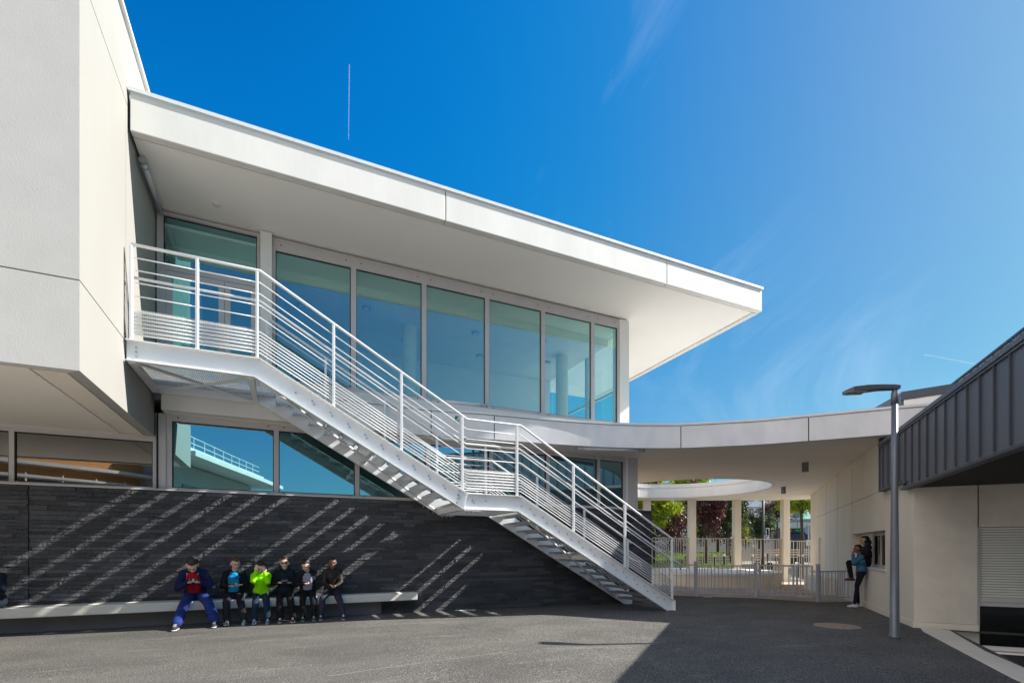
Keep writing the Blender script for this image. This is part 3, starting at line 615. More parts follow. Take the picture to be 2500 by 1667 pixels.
# ------------------------------------------------------------------ steel staircase
st = thing('outdoor_staircase', 'white steel outdoor staircase with rod railings climbing left in two flights', 'staircase', (8.7, 10.1, -.09))
TOP = [(-2.2, 4.62), (-.36, 4.62), (3.34, 2.52), (4.53, 2.52), (8.72, .14)]
def ztop(x):
    for (a, za), (b_, zb_) in zip(TOP[:-1], TOP[1:]):
        if x <= b_: return za + (zb_ - za) * (x - a) / (b_ - a)
    return TOP[-1][1] - .568 * (x - 8.72)
sh_ = .087; dv = .33
BOT = [(-2.2, 4.29), (-.36 - sh_, 4.29), (3.34 - sh_, 2.19), (4.53 - sh_, 2.19)]
th = math.atan(.568); xb = BOT[-1][0] + (2.19 + .10) / .568
POLY = TOP + [(8.72, -.10), (xb, -.10)] + BOT[::-1]
def stringer(y, outs):
    q = MB(); q.yprism(POLY[::-1] if outs > 0 else POLY[::-1], min(y, y + .012), max(y, y + .012)) 
    T = [(x, z) for x, z in TOP]; Bt = BOT + [(xb, -.10)]
    for path, sg in ((T, -1), (Bt, 1)):
        for (a, za), (b_, zb_) in zip(path[:-1], path[1:]):
            d = Vector((b_ - a, 0, zb_ - za)).normalized(); nn = Vector((-d.z, 0, d.x)) * sg
            ya, yb = (y - .085, y) if outs < 0 else (y + .012, y + .075)
            V = []
            for px_, pz_ in ((a, za), (b_, zb_)):
                for yy in (ya, yb):
                    for k_ in (0, 1): V.append((px_ + nn.x * .014 * k_, yy, pz_ + nn.z * .014 * k_))
            q.add(V, [(0, 4, 5, 1), (2, 3, 7, 6), (0, 2, 6, 4), (1, 5, 7, 3), (0, 1, 3, 2), (4, 6, 7, 5)])
    q.box(8.708, 8.722, y - .085 if outs < 0 else y, y + .012 if outs < 0 else y + .075, -.10, .145)
    sgn = -1 if outs < 0 else 1
    yy0, yy1 = (y - .085, y) if outs < 0 else (y + .012, y + .075)
    q.yprism([(3.34, 2.50), (3.262, 2.21), (3.25, 2.21), (3.328, 2.51)][::-1], yy0, yy1)
    o = q.build('stringer', METAL_W, st)
    bo = MB(); yb = y - .012 if outs < 0 else y + .024
    def bolt(x, z): bo.tube([(x, yb - .004, z), (x, yb + .016, z)], .017, 6)
    for i in range(12): x = .40 + i * .3; bolt(x - .07 - .14, ztop(x - .21) - .2 + .02); bolt(x + .06, ztop(x + .06) - .14)
    for i in range(13): x = 4.62 + i * .305; bolt(x - .06, ztop(x - .06) - .2); bolt(x + .15, ztop(x + .15) - .13)
    for dz_ in (.09, .16, .235): bolt(-2.08, 4.62 - dz_)
    for i in range(4): bolt(3.19 - i * .02, 2.56 - i * .08)
    bo.build('bolts', BOLT, o, smooth=False)
    return o
YA, YB = 9.44, 11.02
stringer(YA, -1); stringer(YB, 1)
def grating(x0, x1, y0, y1, z, name):
    q = MB(); q.box(x0, x0 + .006, y0, y1, z - .04, z).box(x1 - .006, x1, y0, y1, z - (.075 if name == 'tread' else .04), z); x = x0 + .03
    while x < x1 - .01: q.box(x, x + .0035, y0, y1, z - .032, z - .001); x += .031
    y = y0 + .05
    while y < y1: q.box(x0, x1, y, y + .005, z - .012, z - .004); y += .10
    return q.build(name, GALV, st)
pl_ = grating(-2.19, -.15, YA + .015, YB + .42, 4.46, 'platform_grating'); grating(3.17, 4.52, YA + .015, YB - .004, 2.36, 'landing_grating')
for i in range(12):
    x = -.08 + i * .3 - .02 ; z = 4.46 - (i + 1) * .1735 * (1) 
    if x + .28 > 3.36: break
    q = grating(x - .035, x + .255, YA + .02, YB - .01, 4.46 - (i + 1) * .1705 + .02, 'tread')
    zz = 4.46 - (i + 1) * .1705 + .02
    for y_ in (YA + .013, YB - .009): B(x - .035, x + .255, y_, y_ + .006, zz - .07, zz + .005).build('side_plate', METAL_W, q)
for i in range(13):
    x = 4.60 + i * .305; zz = 2.36 - (i + 1) * .173 + .01
    q = grating(x - .035, x + .255, YA + .02, YB - .01, zz, 'tread')
    for y_ in (YA + .013, YB - .009): B(x - .035, x + .255, y_, y_ + .006, zz - .07, zz + .005).build('side_plate', METAL_W, q)
# cross beams and diagonal braces underneath
for x, z in ((-2.14, 4.37), (-.50, 4.37), (1.52, 3.30), (3.24, 2.27), (4.42, 2.27), (6.3, 1.25)):
    B(x - .045, x + .045, YA + .013, YB - .002, z - .09, z + .0).box(x - .005, x + .005, YA + .013, YB - .002, z - .01, z + .05).build('cross_beam', METAL_W, st)
q = MB()
def bar(x0, y0, x1, y1, off=.36):
    q = MB(); q.beam((x0, y0, ztop(x0) - off), (x1, y1, ztop(x1) - off), .055, .008); q.beam((x0, y0 + .025, ztop(x0) - off + .025), (x1, y1 + .025, ztop(x1) - off + .025), .007, .052); q.build('brace', METAL_W, st)
bar(-2.1, YA + .05, -.5, YB - .05, .33); bar(-2.1, YB - .05, -.5, YA + .05, .345)
bar(-.30, YA + .06, 3.15, YB - .06, .37); bar(4.6, YA + .06, 8.1, YB - .06, .37)
    # splice plates with projecting bolts under the landing
for y in (YA - .04, YB + .05):
    q = MB(); q.box(3.27, 3.62, y - .045, y + .045, 2.166, 2.180); q.build('splice_plate', METAL_W, st); q = MB()
    for k in range(3): q.tube([(3.33 + k * .1, y, 2.12), (3.33 + k * .1, y, 2.21)], .009, 6)
    for k in range(3): x = 3.10 - k * .11; z = ztop(x) - .385; q.tube([(x, y, z - .05), (x + .015, y, z + .02)], .009, 6)
    q.build('bolts', GALV, st)
# railings
HR = 1.475
def railing(y, xs_, inner, endcurl):
    rail = [(x, y, z + HR) for x, z in TOP if xs_[0] - .05 <= x <= 8.75]
    if rail[0][0] > xs_[0]: rail = [(xs_[0], y, ztop(xs_[0]) + HR)] + rail
    rail[-1] = (8.66, y, ztop(8.66) + HR); rail.append((8.71, y, ztop(8.71) + HR - .03))
    MB().tube(rail, .024, 10).build('top_rail', METAL_W, st, smooth=True)
    hh = HR * .68; pts = [(x, y + inner, z + hh) for x, z in TOP if xs_[0] - .05 <= x < 8.7]
    if pts[0][0] > xs_[0]: pts = [(xs_[0], y + inner, ztop(xs_[0]) + hh)] + pts
    pts += [(8.70, y + inner, ztop(8.70) + hh), (8.95, y + inner, ztop(8.95) + hh + .05), (9.0, y + inner, ztop(8.98) + hh - .10)]
    MB().tube(pts, .021, 10).build('handrail', METAL_W, st, smooth=True)
    for x in xs_:
        q = MB(); z0 = ztop(x) - .02; q.box(x - .025, x + .025, y - .006, y + .006, z0, ztop(x) + HR - .02); q.box(x - .006, x + .006, y - .025, y + .025, z0, ztop(x) + HR - .02)
        q.box(x - .024, x + .024, y - .022, y + .022, z0 + .001, ztop(x) + HR - .022)
        q.tube([(x, y, ztop(x) + hh - .06), (x, y + inner * .6, ztop(x) + hh - .06), (x, y + inner, ztop(x) + hh - .01)], .008, 6)
        q.build('post', METAL_W, st)
    fr_ = [.865, .735, .605, .465, .30, .26, .221, .182, .142, .10, .06]
    for a, b_ in zip(xs_[:-1], xs_[1:]):
        q = MB(); brk = [a] + [x for x, _ in TOP if a < x < b_] + [b_]
        for f_ in fr_:
            q.tube([(x, y, ztop(x) + HR * f_) for x in brk], .0095, 6)
        q.build('railing_rods', METAL_W, st, smooth=True)
railing(YA - .045, [-2.13, -1.264, -.402, .814, 2.024, 3.235, 4.44, 5.822, 7.223, 8.64], .085, True)
HR = 1.44
railing(YB + .045, [-.30, .80, 2.02, 3.2, 4.40, 5.79, 7.19, 8.60], -.085, True)
# perforated panels
PF = bpy.data.materials.new('perforated_sheet'); PF.use_nodes = True; n = PF.node_tree.nodes; l = PF.node_tree.links; b = n['Principled BSDF']; b.inputs['Base Color'].default_value = (.6, .6, .58, 1); b.inputs['Roughness'].default_value = .5
t = n.new('ShaderNodeTexCoord'); mpn = n.new('ShaderNodeMapping'); mpn.inputs['Scale'].default_value = (1, .001, 1); l.new(t.outputs['Object'], mpn.inputs['Vector'])
vo = n.new('ShaderNodeTexVoronoi'); vo.inputs['Scale'].default_value = 42; vo.inputs['Randomness'].default_value = .08; l.new(mpn.outputs[0], vo.inputs['Vector'])
lt = n.new('ShaderNodeMath'); lt.operation = 'LESS_THAN'; lt.inputs[1].default_value = .36; l.new(vo.outputs['Distance'], lt.inputs[0])
tr = n.new('ShaderNodeBsdfTransparent'); mi = n.new('ShaderNodeMixShader'); l.new(lt.outputs[0], mi.inputs['Fac']); l.new(b.outputs[0], mi.inputs[1]); l.new(tr.outputs[0], mi.inputs[2]); l.new(mi.outputs[0], n['Material Output'].inputs['Surface'])
for a, b_ in ((-2.10, -1.30), (-1.23, -.44)): B(a, b_, YA - .030, YA - .028, 4.72, 5.11).build('perforated_panel', PF, st)
B(3.27, 4.41, YA - .030, YA - .028, 2.60, 3.01).build('perforated_panel', PF, st)

# ------------------------------------------------------------------ street lamp
lx, ly = 9.425, 4.934
sl = thing('street_lamp', 'tall grey street lamp with a flat angled head in front of the beige corner wall', 'street lamp', (lx, ly, gz(lx)))
MB().lathe((lx, ly, gz(lx)), [(.082, 0), (.082, .05), (.070, .055), (.064, 1.2), (.052, 2.4), (.046, 4.0)], 20).build('pole', POLE, sl, smooth=True)
MB().lathe((lx, ly, 3.86), [(.053, 0), (.053, .16), (.042, .22), (.03, .27)], 16).build('bracket', POLE, sl, smooth=True)
hd = Vector((-.845, .535, 0)).normalized(); hn = Vector((-hd.y, hd.x, 0)); o_ = Vector((lx, ly, 4.11))
V = []; F = []; prof = [(-.08, .05, .05, .035), (.0, .07, .052, .03), (.25, .10, .055, .035), (.5, .125, .05, .018), (.74, .125, .032, .0), (.86, .06, -.01, -.02)]
for s_, wd_, zt_, zb_ in prof:
    for sg, z_ in ((-1, 'b'), (1, 'b'), (1, 't'), (-1, 't')):
        zz = (zt_ if z_ == 't' else zb_ - .05); k_ = 1 if z_ == 't' else .8
        p = o_ + hd * (s_ * .93) + hn * (sg * wd_ * k_) + Vector((0, 0, zz + .015)); V.append(tuple(p))
for i in range(len(prof) - 1):
    a = i * 4
    for k in range(4): F.append((a + k, a + (k + 1) % 4, a + 4 + (k + 1) % 4, a + 4 + k))
F += [(3, 2, 1, 0), tuple(len(prof) * 4 - 4 + k for k in range(4))]
ho = MB().add(V, F).build('lamp_head', POLE, sl, bevel=.008)
q = MB(); q.obox(o_ + Vector((0, 0, -.035)), hd, hn, ZU, .48, .74, -.10, .10, -.006, .0); 
q.build('led_panel', mat('led_panel_pale', (.42, .36, .32), .5, .2, 30), ho)

# ------------------------------------------------------------------ low fence and gate
def picket(x0y0, x1y1, h, name, label, cat, group=None, posts=(True, True), ph=.1, barx=None, hh=.0, bw=.026, m_=GATEM, seed=1, bs=.115, extra=None):
    a = Vector((*x0y0, gz(x0y0[0]))); b_ = Vector((*x1y1, gz(x1y1[0]))); d = (b_ - a); L = Vector((d.x, d.y, 0)).length; u = Vector((d.x, d.y, 0)).normalized(); v = Vector((-u.y, u.x, 0))
    t_ = thing(name, label, cat, tuple(a), 0, group); z0 = min(a.z, b_.z)
    for z_ in (h - .04, .09): MB().obox(a, u, v, ZU, .03, L - .03, -.02, .02, z_, z_ + .04).build('rail', m_, t_)
    rr = random.Random(seed); s_ = .09; q = MB()
    while s_ < L - .06:
        q.obox(a, u, v, ZU, s_ - bw / 2, s_ + bw / 2, -bw / 2, bw / 2, .13, h - .04); s_ += bs * rr.choice((.75, .9, 1, 1.2, 1.5))
    q.build('bars', m_, t_)
    for on, s_ in zip(posts, (0, L)):
        if on: MB().obox(a, u, v, ZU, s_ - .04, s_ + .04, -.04, .04, 0, h + ph).build('post', m_, t_)
    return t_, a, u, v, L
picket((10.55, 13.85), (12.30, 12.30), 1.03, 'low_fence', 'grey metal bar fence section just behind the foot of the staircase', 'fence', seed=1)
picket((12.30, 12.25), (13.72, 11.17), 1.03, 'low_fence', 'grey metal bar fence section in front of the round planter, left of the gate', 'fence', posts=(True, True), seed=2)
picket((14.48, 9.62), (15.78, 9.44), .93, 'low_fence', 'grey metal bar fence section between the gate and the beige wall', 'fence', posts=(True, False), seed=4, ph=.2)
gt = thing('double_gate', 'grey metal double gate with a lock box closing the patio', 'gate', (13.75, 11.15, gz(13.75)))
a = Vector((13.76, 11.12, gz(13.8))); b_ = Vector((14.46, 9.70, gz(14.4))); u = Vector((b_.x - a.x, b_.y - a.y, 0)); L = u.length; u.normalize(); v = Vector((-u.y, u.x, 0))
for s0, s1 in ((.05, L * .655), (L * .685, L - .05)):
    q = MB(); q.obox(a, u, v, ZU, s0, s0 + .05, -.025, .025, .12, 1.08).obox(a, u, v, ZU, s1 - .05, s1, -.025, .025, .12, 1.08).obox(a, u, v, ZU, s0 + .05, s1 - .05, -.022, .022, 1.03, 1.08).obox(a, u, v, ZU, s0 + .05, s1 - .05, -.022, .022, .12, .17)
    s_ = s0 + .12; rr = random.Random(5)
    while s_ < s1 - .08: q.obox(a, u, v, ZU, s_ - .013, s_ + .013, -.013, .013, .17, 1.03); s_ += rr.choice((.10, .12, .16))
    lf = q.build('gate_leaf', GATEM, gt)
    for z_ in (.28, .9): hg = MB(); se = s0 if s0 < .1 else s1; hg.obox(a, u, v, ZU, se - .07, se + .07, -.05, -.026, z_ - .03, z_ + .03); hg.tube([a + u * (se) - v * .05 + Vector((0, 0, z_ - .06)), a + u * se - v * .05 + Vector((0, 0, z_ + .06))], .018, 8); hg.build('hinge', GALV, lf)
    if s0 < .1: MB().obox(a, u, v, ZU, s1 - .16, s1 - .0, -.05, -.027, .80, .98).build('lock_box', GALV, lf)
MB().tube([a + u * (L * .685 + .03) - v * .04 + Vector((0, 0, z)) for z in (.0, .55)], .009, 6).build('drop_bolt', GALV, gt)
for a_, b_ in ((17.35, 20.72), (19.50, 19.74)), ((19.50, 19.74), (21.65, 18.76)), ((21.65, 18.76), (23.97, 17.70)), ((15.1, 21.75), (17.35, 20.72)):
    k = int(a_[0]); lab = {17: 'tall beige bar fence between the first two canopy columns in front of the green tree', 19: 'tall beige bar fence in front of the red-leaved tree and lawn', 21: 'tall beige bar fence in front of the black lamp post', 15: 'tall beige bar fence partly hidden by the slate wall end'}[k]
    a2 = Vector(a_); b2 = Vector(b_); d = (b2 - a2).normalized()
    picket(tuple(a2 + d * .19), tuple(b2 - d * .19), 2.22, 'tall_fence', lab, 'fence', 'tall fences between the canopy columns', posts=(True, True), ph=.0, bw=.03, m_=FENCEB, seed=k, bs=.13)
picket((24.15, 17.62), (25.9, 16.75), 2.15, 'tall_fence', 'tall beige bar fence between the last column and the beige wall', 'fence', 'tall fences between the canopy columns', posts=(True, True), ph=.0, bw=.03, m_=FENCEB, seed=24, bs=.13)

# planter drum and low block
pc = (18.3, 17.45); zpl = gz(pc[0])
pt = thing('round_planter', 'low round beige concrete planter under the canopy opening', 'planter', (*pc, zpl))
MB().lathe((*pc, zpl), [(3.05, 0), (3.05, .5)], 72).build('wall', CREAM, pt)
MB().lathe((*pc, zpl + .503), [(3.07, 0), (3.09, .02), (3.09, .10), (3.07, .12)], 72).build('rim', FASCIA, pt)
lb = wb(8.2, 12.0, -.62, -.03, -.35, .33); tag(lb.build('low_block', CREAM, bevel=.01), 'low cream concrete block against the patio wall behind the fence', 'concrete block')

# ------------------------------------------------------------------ benches
bn = thing('bench', 'long pale concrete bench along the slate wall where the boys sit', 'bench', (-.8, 11.1, 0))
q = MB(); q.prism([(-4.19, 10.68), (2.70, 10.87), (2.70, 11.20), (-4.19, 11.20)], .275, .44); q.build('seat', mat('bench_concrete', (.66, .63, .57), .75, .08, 2, .1, 30), bn, bevel=.015)
q = MB(); q.prism([(-4.35, 10.98), (1.95, 11.10), (1.95, 11.19), (-4.35, 11.19)], -.1, .273); q.build('base', mat('bench_base', (.16, .15, .15), .8), bn)
bn2 = thing('bench', 'short end of a second pale bench cut off at the left edge', 'bench', (-5.5, 11.1, 0))
q = MB(); q.prism([(-6.6, 10.62), (-4.245, 10.68), (-4.245, 11.20), (-6.6, 11.20)], .275, .44); q.build('seat', MATS['bench_concrete'], bn2, bevel=.015)
q = MB(); q.prism([(-6.6, 10.93), (-4.36, 10.98), (-4.36, 11.19), (-6.6, 11.19)], -.1, .273); q.build('base', MATS['bench_base'], bn2)

# ------------------------------------------------------------------ light fittings and sign
def tubelight(p0, p1, label, r=.045):
    t_ = thing('tube_light', label, 'light fitting', p0); p0, p1 = Vector(p0), Vector(p1); d = (p1 - p0).normalized()
    MB().tube([p0 + d * .03, p1 - d * .03], r, 12).build('tube', mat('tube_clear', (.62, .66, .70), .25, .1, 3), t_, smooth=True)
    for a_, b_ in ((p0, p0 + d * .05), (p1 - d * .05, p1)): MB().tube([a_, b_], r * 1.25, 12).build('end_cap', GALV, t_)
    for a_, b_ in ((p0 + d * .15, p0 + d * .17), (p1 - d * .17, p1 - d * .15)): MB().tube([a_, b_], r * 1.3, 12).build('clip', GALV, t_)
tubelight((-2.13, 10.05, 7.86), (-2.13, 11.38, 7.82), 'tube light fixed under the roof beside the tall white wing')
tubelight((6.75, 10.80, 3.97), (8.55, 10.30, 3.97), 'tube light hung below the curved canopy edge above the lower windows', .04)
tubelight((3.20, 11.05, 4.80), (4.40, 10.93, 4.80), 'tube light lying on top of the curved fascia below the upper windows', .035)
for (x, y), lab in (((14.25, 9.86), 'larger cylinder downlight hanging under the canopy nearer the beige wall'), ((19.0, 14.1), 'smaller cylinder downlight hanging under the canopy near the last column')):
    t_ = thing('cylinder_downlight', lab, 'light fitting', (x, y, 4.00), group='cylinder downlights under the canopy')
    MB().lathe((x, y, 3.72), [(.085, 0), (.09, .01), (.09, .31)], 24).build('housing', mat('downlight_grey', (.20, .20, .19), .5), t_)
    MB().lathe((x, y, 3.71), [(.06, 0), (.06, .012)], 16).build('lens', METAL_W, t_)
t_ = thing('smoke_detector', 'small round white detector on the roof soffit above the balcony door', 'detector', (-1.2, 11.0, 7.93)); MB().lathe((-1.15, 10.9, 7.905), [(.05, 0), (.075, .02), (.075, .045)], 20).build('housing', FASCIA, t_)
# green emergency exit sign: running man, arrow, door
es = thing('exit_sign', 'small green emergency exit sign with running figure hung on the curved fascia', 'sign', (3.7, 11.0, 4.45))
GRN = mat('sign_green', (.0, .20, .09), .5, .02); WHT = mat('sign_white', (.8, .85, .82), .5, .02)
ex, ey, ez = 3.62, 11.02, 4.36
B(ex, ex + .30, ey - .01, ey + .02, ez, ez + .13).build('panel', GRN, es)
q = MB(); yy0, yy1 = ey - .014, ey - .011
def fl(pts): q.yprism(pts, yy0, yy1)
fl([(ex + .235, ez + .02), (ex + .28, ez + .02), (ex + .28, ez + .11), (ex + .235, ez + .11)])
fl([(ex + .12, ez + .065), (ex + .16, ez + .035), (ex + .16, ez + .055), (ex + .21, ez + .055), (ex + .21, ez + .075), (ex + .16, ez + .075), (ex + .16, ez + .095)][::-1])
fl([(ex + .05, ez + .05), (ex + .075, ez + .05), (ex + .085, ez + .09), (ex + .06, ez + .09)]); fl([(ex + .02, ez + .025), (ex + .035, ez + .018), (ex + .07, ez + .05), (ex + .052, ez + .058)]); fl([(ex + .07, ez + .05), (ex + .085, ez + .045), (ex + .1, ez + .02), (ex + .088, ez + .016)]); fl([(ex + .03, ez + .07), (ex + .06, ez + .085), (ex + .06, ez + .075), (ex + .035, ez + .062)]); fl([(ex + .07, ez + .095), (ex + .09, ez + .095), (ex + .09, ez + .115), (ex + .07, ez + .115)])
q.build('pictogram', WHT, es)

# ------------------------------------------------------------------ ground clutter
def flat(name, pts, dz, h, m_, label, cat):
    q = MB(); q.prism(pts, lambda x, y: gz(x) + dz, lambda x, y: gz(x) + dz + h); return tag(q.build(name, m_), label, cat)
PAP = mat('paper_white', (.75, .77, .8), .7, .06, 9)
flat('paper_sheet', [(3.60, 11.0), (4.10, 10.92), (4.14, 11.07), (3.68, 11.15)], .006, .004, PAP, 'white paper sheet lying on the asphalt at the foot of the slate wall', 'paper')
flat('blue_wrapper', [(1.52, 11.02), (1.66, 11.0), (1.68, 11.06), (1.54, 11.08)], .006, .012, mat('wrapper_blue', (.06, .12, .4), .4), 'small crumpled blue wrapper on the ground right of the bench sitters', 'litter')
flat('paper_scrap', [(12.28, 11.92), (12.50, 11.78), (12.53, 11.83), (12.32, 11.98)], .008, .01, PAP, 'white paper scrap under the low fence near the staircase foot', 'paper')
q = MB(); cx, cy = 9.9, 6.2
for i in range(14):
    q.lathe((cx, cy, gz(cx) + .004), [(.40, 0), (.40, .006)], 32) if i == 0 else None
for i in range(-5, 6):
    for j in range(-5, 6):
        if i * i + j * j < 28: q.box(cx + i * .066 - .024, cx + i * .066 + .024, cy + j * .066 - .024, cy + j * .066 + .024, gz(cx) + .006, gz(cx) + .017)
tag(q.build('manhole_cover', mat('iron_tan', (.40, .32, .25), .8, .4, 20)), 'round tan manhole cover in the shaded asphalt left of the street lamp', 'manhole cover')
q = MB(); P_ = [(.44, 5.82), (1.6, 6.06), (2.83, 6.28)]
for (a, c_), (b_, d_) in zip(P_[:-1], P_[1:]):
    d = Vector((b_ - a, d_ - c_)).normalized() * .007; q.add([(a - d.y, c_ + d.x, gz(a) + .004), (a + d.y, c_ - d.x, gz(a) + .004), (b_ + d.y, d_ - d.x, gz(b_) + .004), (b_ - d.y, d_ + d.x, gz(b_) + .004)], [(0, 1, 2, 3)])
tag(q.build('chalk_line', mat('chalk', (.34, .32, .28), .9, .3, 30)), kind='structure')

# ------------------------------------------------------------------ people
def capsule(mb, a, b_, r0, r1=None, n=12):
    a, b_ = Vector(a), Vector(b_); r1 = r0 if r1 is None else r1
    if (b_ - a).length > 1e-4: mb.tube([a, b_], [r0, r1], n)
    mb.ell(a, (r0,) * 3, n, 8); mb.ell(b_, (r1,) * 3, n, 8)
def remesh(mb, name, m, parent, vox, sm=3, noise_=0.):
    o = mb.build(name + '_tmp', m, parent); md = o.modifiers.new('r', 'REMESH'); md.mode = 'VOXEL'; md.voxel_size = vox
    if noise_:
        tx = bpy.data.textures.get('hairn') or bpy.data.textures.new('hairn', 'CLOUDS'); tx.noise_scale = .03; dm = o.modifiers.new('d', 'DISPLACE'); dm.texture = tx; dm.strength = noise_
    if sm: s_ = o.modifiers.new('s', 'SMOOTH'); s_.iterations = sm; s_.factor = .5
    bpy.context.view_layer.update(); dg = bpy.context.evaluated_depsgraph_get()
    me = bpy.data.meshes.new_from_object(o.evaluated_get(dg)); me.name = name
    me.polygons.foreach_set('use_smooth', [True] * len(me.polygons))
    if not me.materials: me.materials.append(m)
    n_ = bpy.data.objects.new(name, me); COL.objects.link(n_); n_.parent = parent; W[n_] = W[parent]
    od = o.data; bpy.data.objects.remove(o); bpy.data.meshes.remove(od)
    return n_
def ik(a, c, l1, l2, hint):
    a, c, hint = Vector(a), Vector(c), Vector(hint); d = c - a; L = min(d.length, (l1 + l2) * .995); u = d.normalized()
    c = a + u * L; x = (l1 * l1 - l2 * l2 + L * L) / (2 * L); h = math.sqrt(max(0, l1 * l1 - x * x)); p = hint - u * hint.dot(u)
    return a + u * x + p.normalized() * h, c
def hand(mb, wr, d, nrm, k, curl=.6, side=1):
    d = Vector(d).normalized(); nrm = Vector(nrm); nrm = (nrm - d * nrm.dot(d)).normalized(); sd = d.cross(nrm) * side; wr = Vector(wr)
    for j, (o_, L) in enumerate(zip((-.030, -.010, .010, .029), (.066, .075, .071, .056))):
        k0_ = wr + sd * o_ * .6 * k; kn = wr + d * .078 * k + sd * o_ * k
        capsule(mb, k0_, kn, .013 * k, .0115 * k, 8)
        a_ = curl * (.8 + .12 * j); p = kn; ang = a_ * .5
        for f_, r_ in ((.45, .0088), (.32, .0080), (.23, .0072)):
            dr_ = d * math.cos(ang) + nrm * math.sin(ang); q = p + dr_ * L * f_ * k; capsule(mb, p, q, r_ * k, r_ * .93 * k, 8); p = q; ang += a_
    t0 = wr + d * .02 * k - sd * .022 * k; t1 = t0 + (d * .7 - sd * .75 + nrm * .25).normalized() * .036 * k; t2 = t1 + (d * .9 - sd * .1 + nrm * .55).normalized() * .032 * k
    capsule(mb, t0, t1, .0125 * k, .0105 * k, 8); capsule(mb, t1, t2, .0102 * k, .0085 * k, 8)
def skinm(name, c): return mat('skin_' + name, c, .5, .08, 12, spec=.4)
def cloth(name, c, var=.3, rough=.88): return mat('cloth_' + name, c, rough, var, 14, 1.0, 17, spec=.25)
BLACKM = mat('gloss_black', (.012, .010, .010), .3)  # glossy black of eyes, sunglasses, cube core and console
def figure(label, J, k, fwd, skin, top, bottom, shoes, hairm, shirt=None, hyaw=0, hpitch=0, hair='short', sole=None, hands=None, baggy=1., glasses=False, lip=(.30, .10, .09), sleeve=1., collar=None, eyes=True):
    J = {a: Vector(b_) for a, b_ in J.items()}; fwd = Vector(fwd).normalized(); sd = Vector((0, 0, 1)).cross(fwd)     # sd = person's left
    base = (J['hip'].x, J['hip'].y, min(J['aL'].z, J['aR'].z) - .07 * k)
    P = thing('person', label, 'person', base)
    b_ = MB(); H = J['head']; M = (Matrix.Rotation(hyaw, 3, 'Z') @ Matrix((sd, -fwd, Vector((0, 0, 1)))).transposed() @ Matrix.Rotation(hpitch, 3, 'X'))
    M = Matrix.Rotation(hyaw, 3, 'Z') @ Matrix((tuple(sd), tuple(-fwd), (0, 0, 1))).transposed() @ Matrix.Rotation(hpitch, 3, 'X')   # head axes: x=left, y=back, z=up
    hk = k; k = k * 1.10
    def hp(x, y, z): return H + M @ Vector((x * k, y * k, z * k))
    b_.ell(hp(0, .012, .022), (.076 * k, .094 * k, .095 * k), 20, 14, M); b_.ell(hp(0, -.03, -.045), (.056 * k, .058 * k, .060 * k), 16, 10, M); b_.ell(hp(0, -.056, -.088), (.026 * k, .024 * k, .02 * k), 10, 8, M)
    capsule(b_, hp(0, -.078, .010), hp(0, -.101, -.026), .0085 * k, .0135 * k, 8); capsule(b_, hp(-.035, -.074, .022), hp(.035, -.074, .022), .013 * k, None, 8)
    for s_ in (-1, 1): b_.ell(hp(.077 * s_, .008, -.008), (.012 * k, .022 * k, .033 * k), 10, 8, M); b_.ell(hp(.038 * s_, -.058, -.028), (.022 * k,) * 3, 10, 8)
    capsule(b_, J['neck'], hp(0, .01, -.06), .050 * k, .045 * k); k = hk
    ch = J['chest']; hip = J['hip']
    for a, c_, r0, r1 in ((hip - sd * .07 * k, hip + sd * .07 * k, .10, .10), (hip, ch, .11, .115), (ch - sd * .08 * k, ch + sd * .08 * k, .09, .09), (ch, J['neck'], .085, .05), (J['sL'], J['sR'], .055, .055)): capsule(b_, a, c_, r0 * k, r1 * k)
    for s_ in 'LR':
        capsule(b_, J['s' + s_], J['e' + s_], .044 * k, .036 * k); capsule(b_, J['e' + s_], J['w' + s_], .035 * k, .024 * k)
        capsule(b_, J['h' + s_], J['k' + s_], .075 * k, .052 * k); capsule(b_, J['k' + s_], J['a' + s_], .050 * k, .036 * k)
        t_ = J.get('t' + s_, J['a' + s_] + fwd * .12 * k - Vector((0, 0, .05 * k))); capsule(b_, J['a' + s_] - Vector((0, 0, .03 * k)), t_, .033 * k, .026 * k)
        hd_ = (hands or {}).get(s_); d = Vector(hd_[0]) if hd_ else (J['w' + s_] - J['e' + s_]); nr = Vector(hd_[1]) if hd_ else Vector((0, 0, -1))
        hand(b_, J['w' + s_], d, nr, k * 1.02, hd_[2] if hd_ and len(hd_) > 2 else .5, 1 if s_ == 'L' else -1)
    body = remesh(b_, 'body', skin, P, .0055, 2)
    k = hk * 1.10
    if eyes:
        for s_ in (-1, 1):
            q = MB(); q.ell(hp(.031 * s_, -.086, .004), (.012 * k, .006 * k, .0055 * k), 10, 6, M); q.build('eye', BLACKM, P, smooth=True)
            q = MB(); capsule(q, hp(.018 * s_, -.094, .024), hp(.046 * s_, -.084, .023), .0035 * k, None, 6); q.build('eyebrow', hairm, P, smooth=True)
    q = MB(); q.ell(hp(0, -.088, -.058), (.021 * k, .008 * k, .0065 * k), 10, 6, M); q.build('mouth', mat('lip_%d' % int(lip[0] * 99), lip, .5), P, smooth=True)
    # hair
    q = MB(); q.ell(hp(0, .036, .044), (.083 * k, .092 * k, .092 * k), 18, 12, M); q.ell(hp(0, -.022, .094), (.064 * k, .050 * k, .034 * k), 14, 10, M); q.ell(hp(0, .06, -.01), (.072 * k, .055 * k, .075 * k), 14, 10, M)
    if hair == 'quiff': q.ell(hp(0, -.062, .100), (.058 * k, .034 * k, .032 * k), 12, 8, M)
    if hair == 'bun': q.ell(hp(0, .10, .05), (.045 * k,) * 3, 12, 8, M)
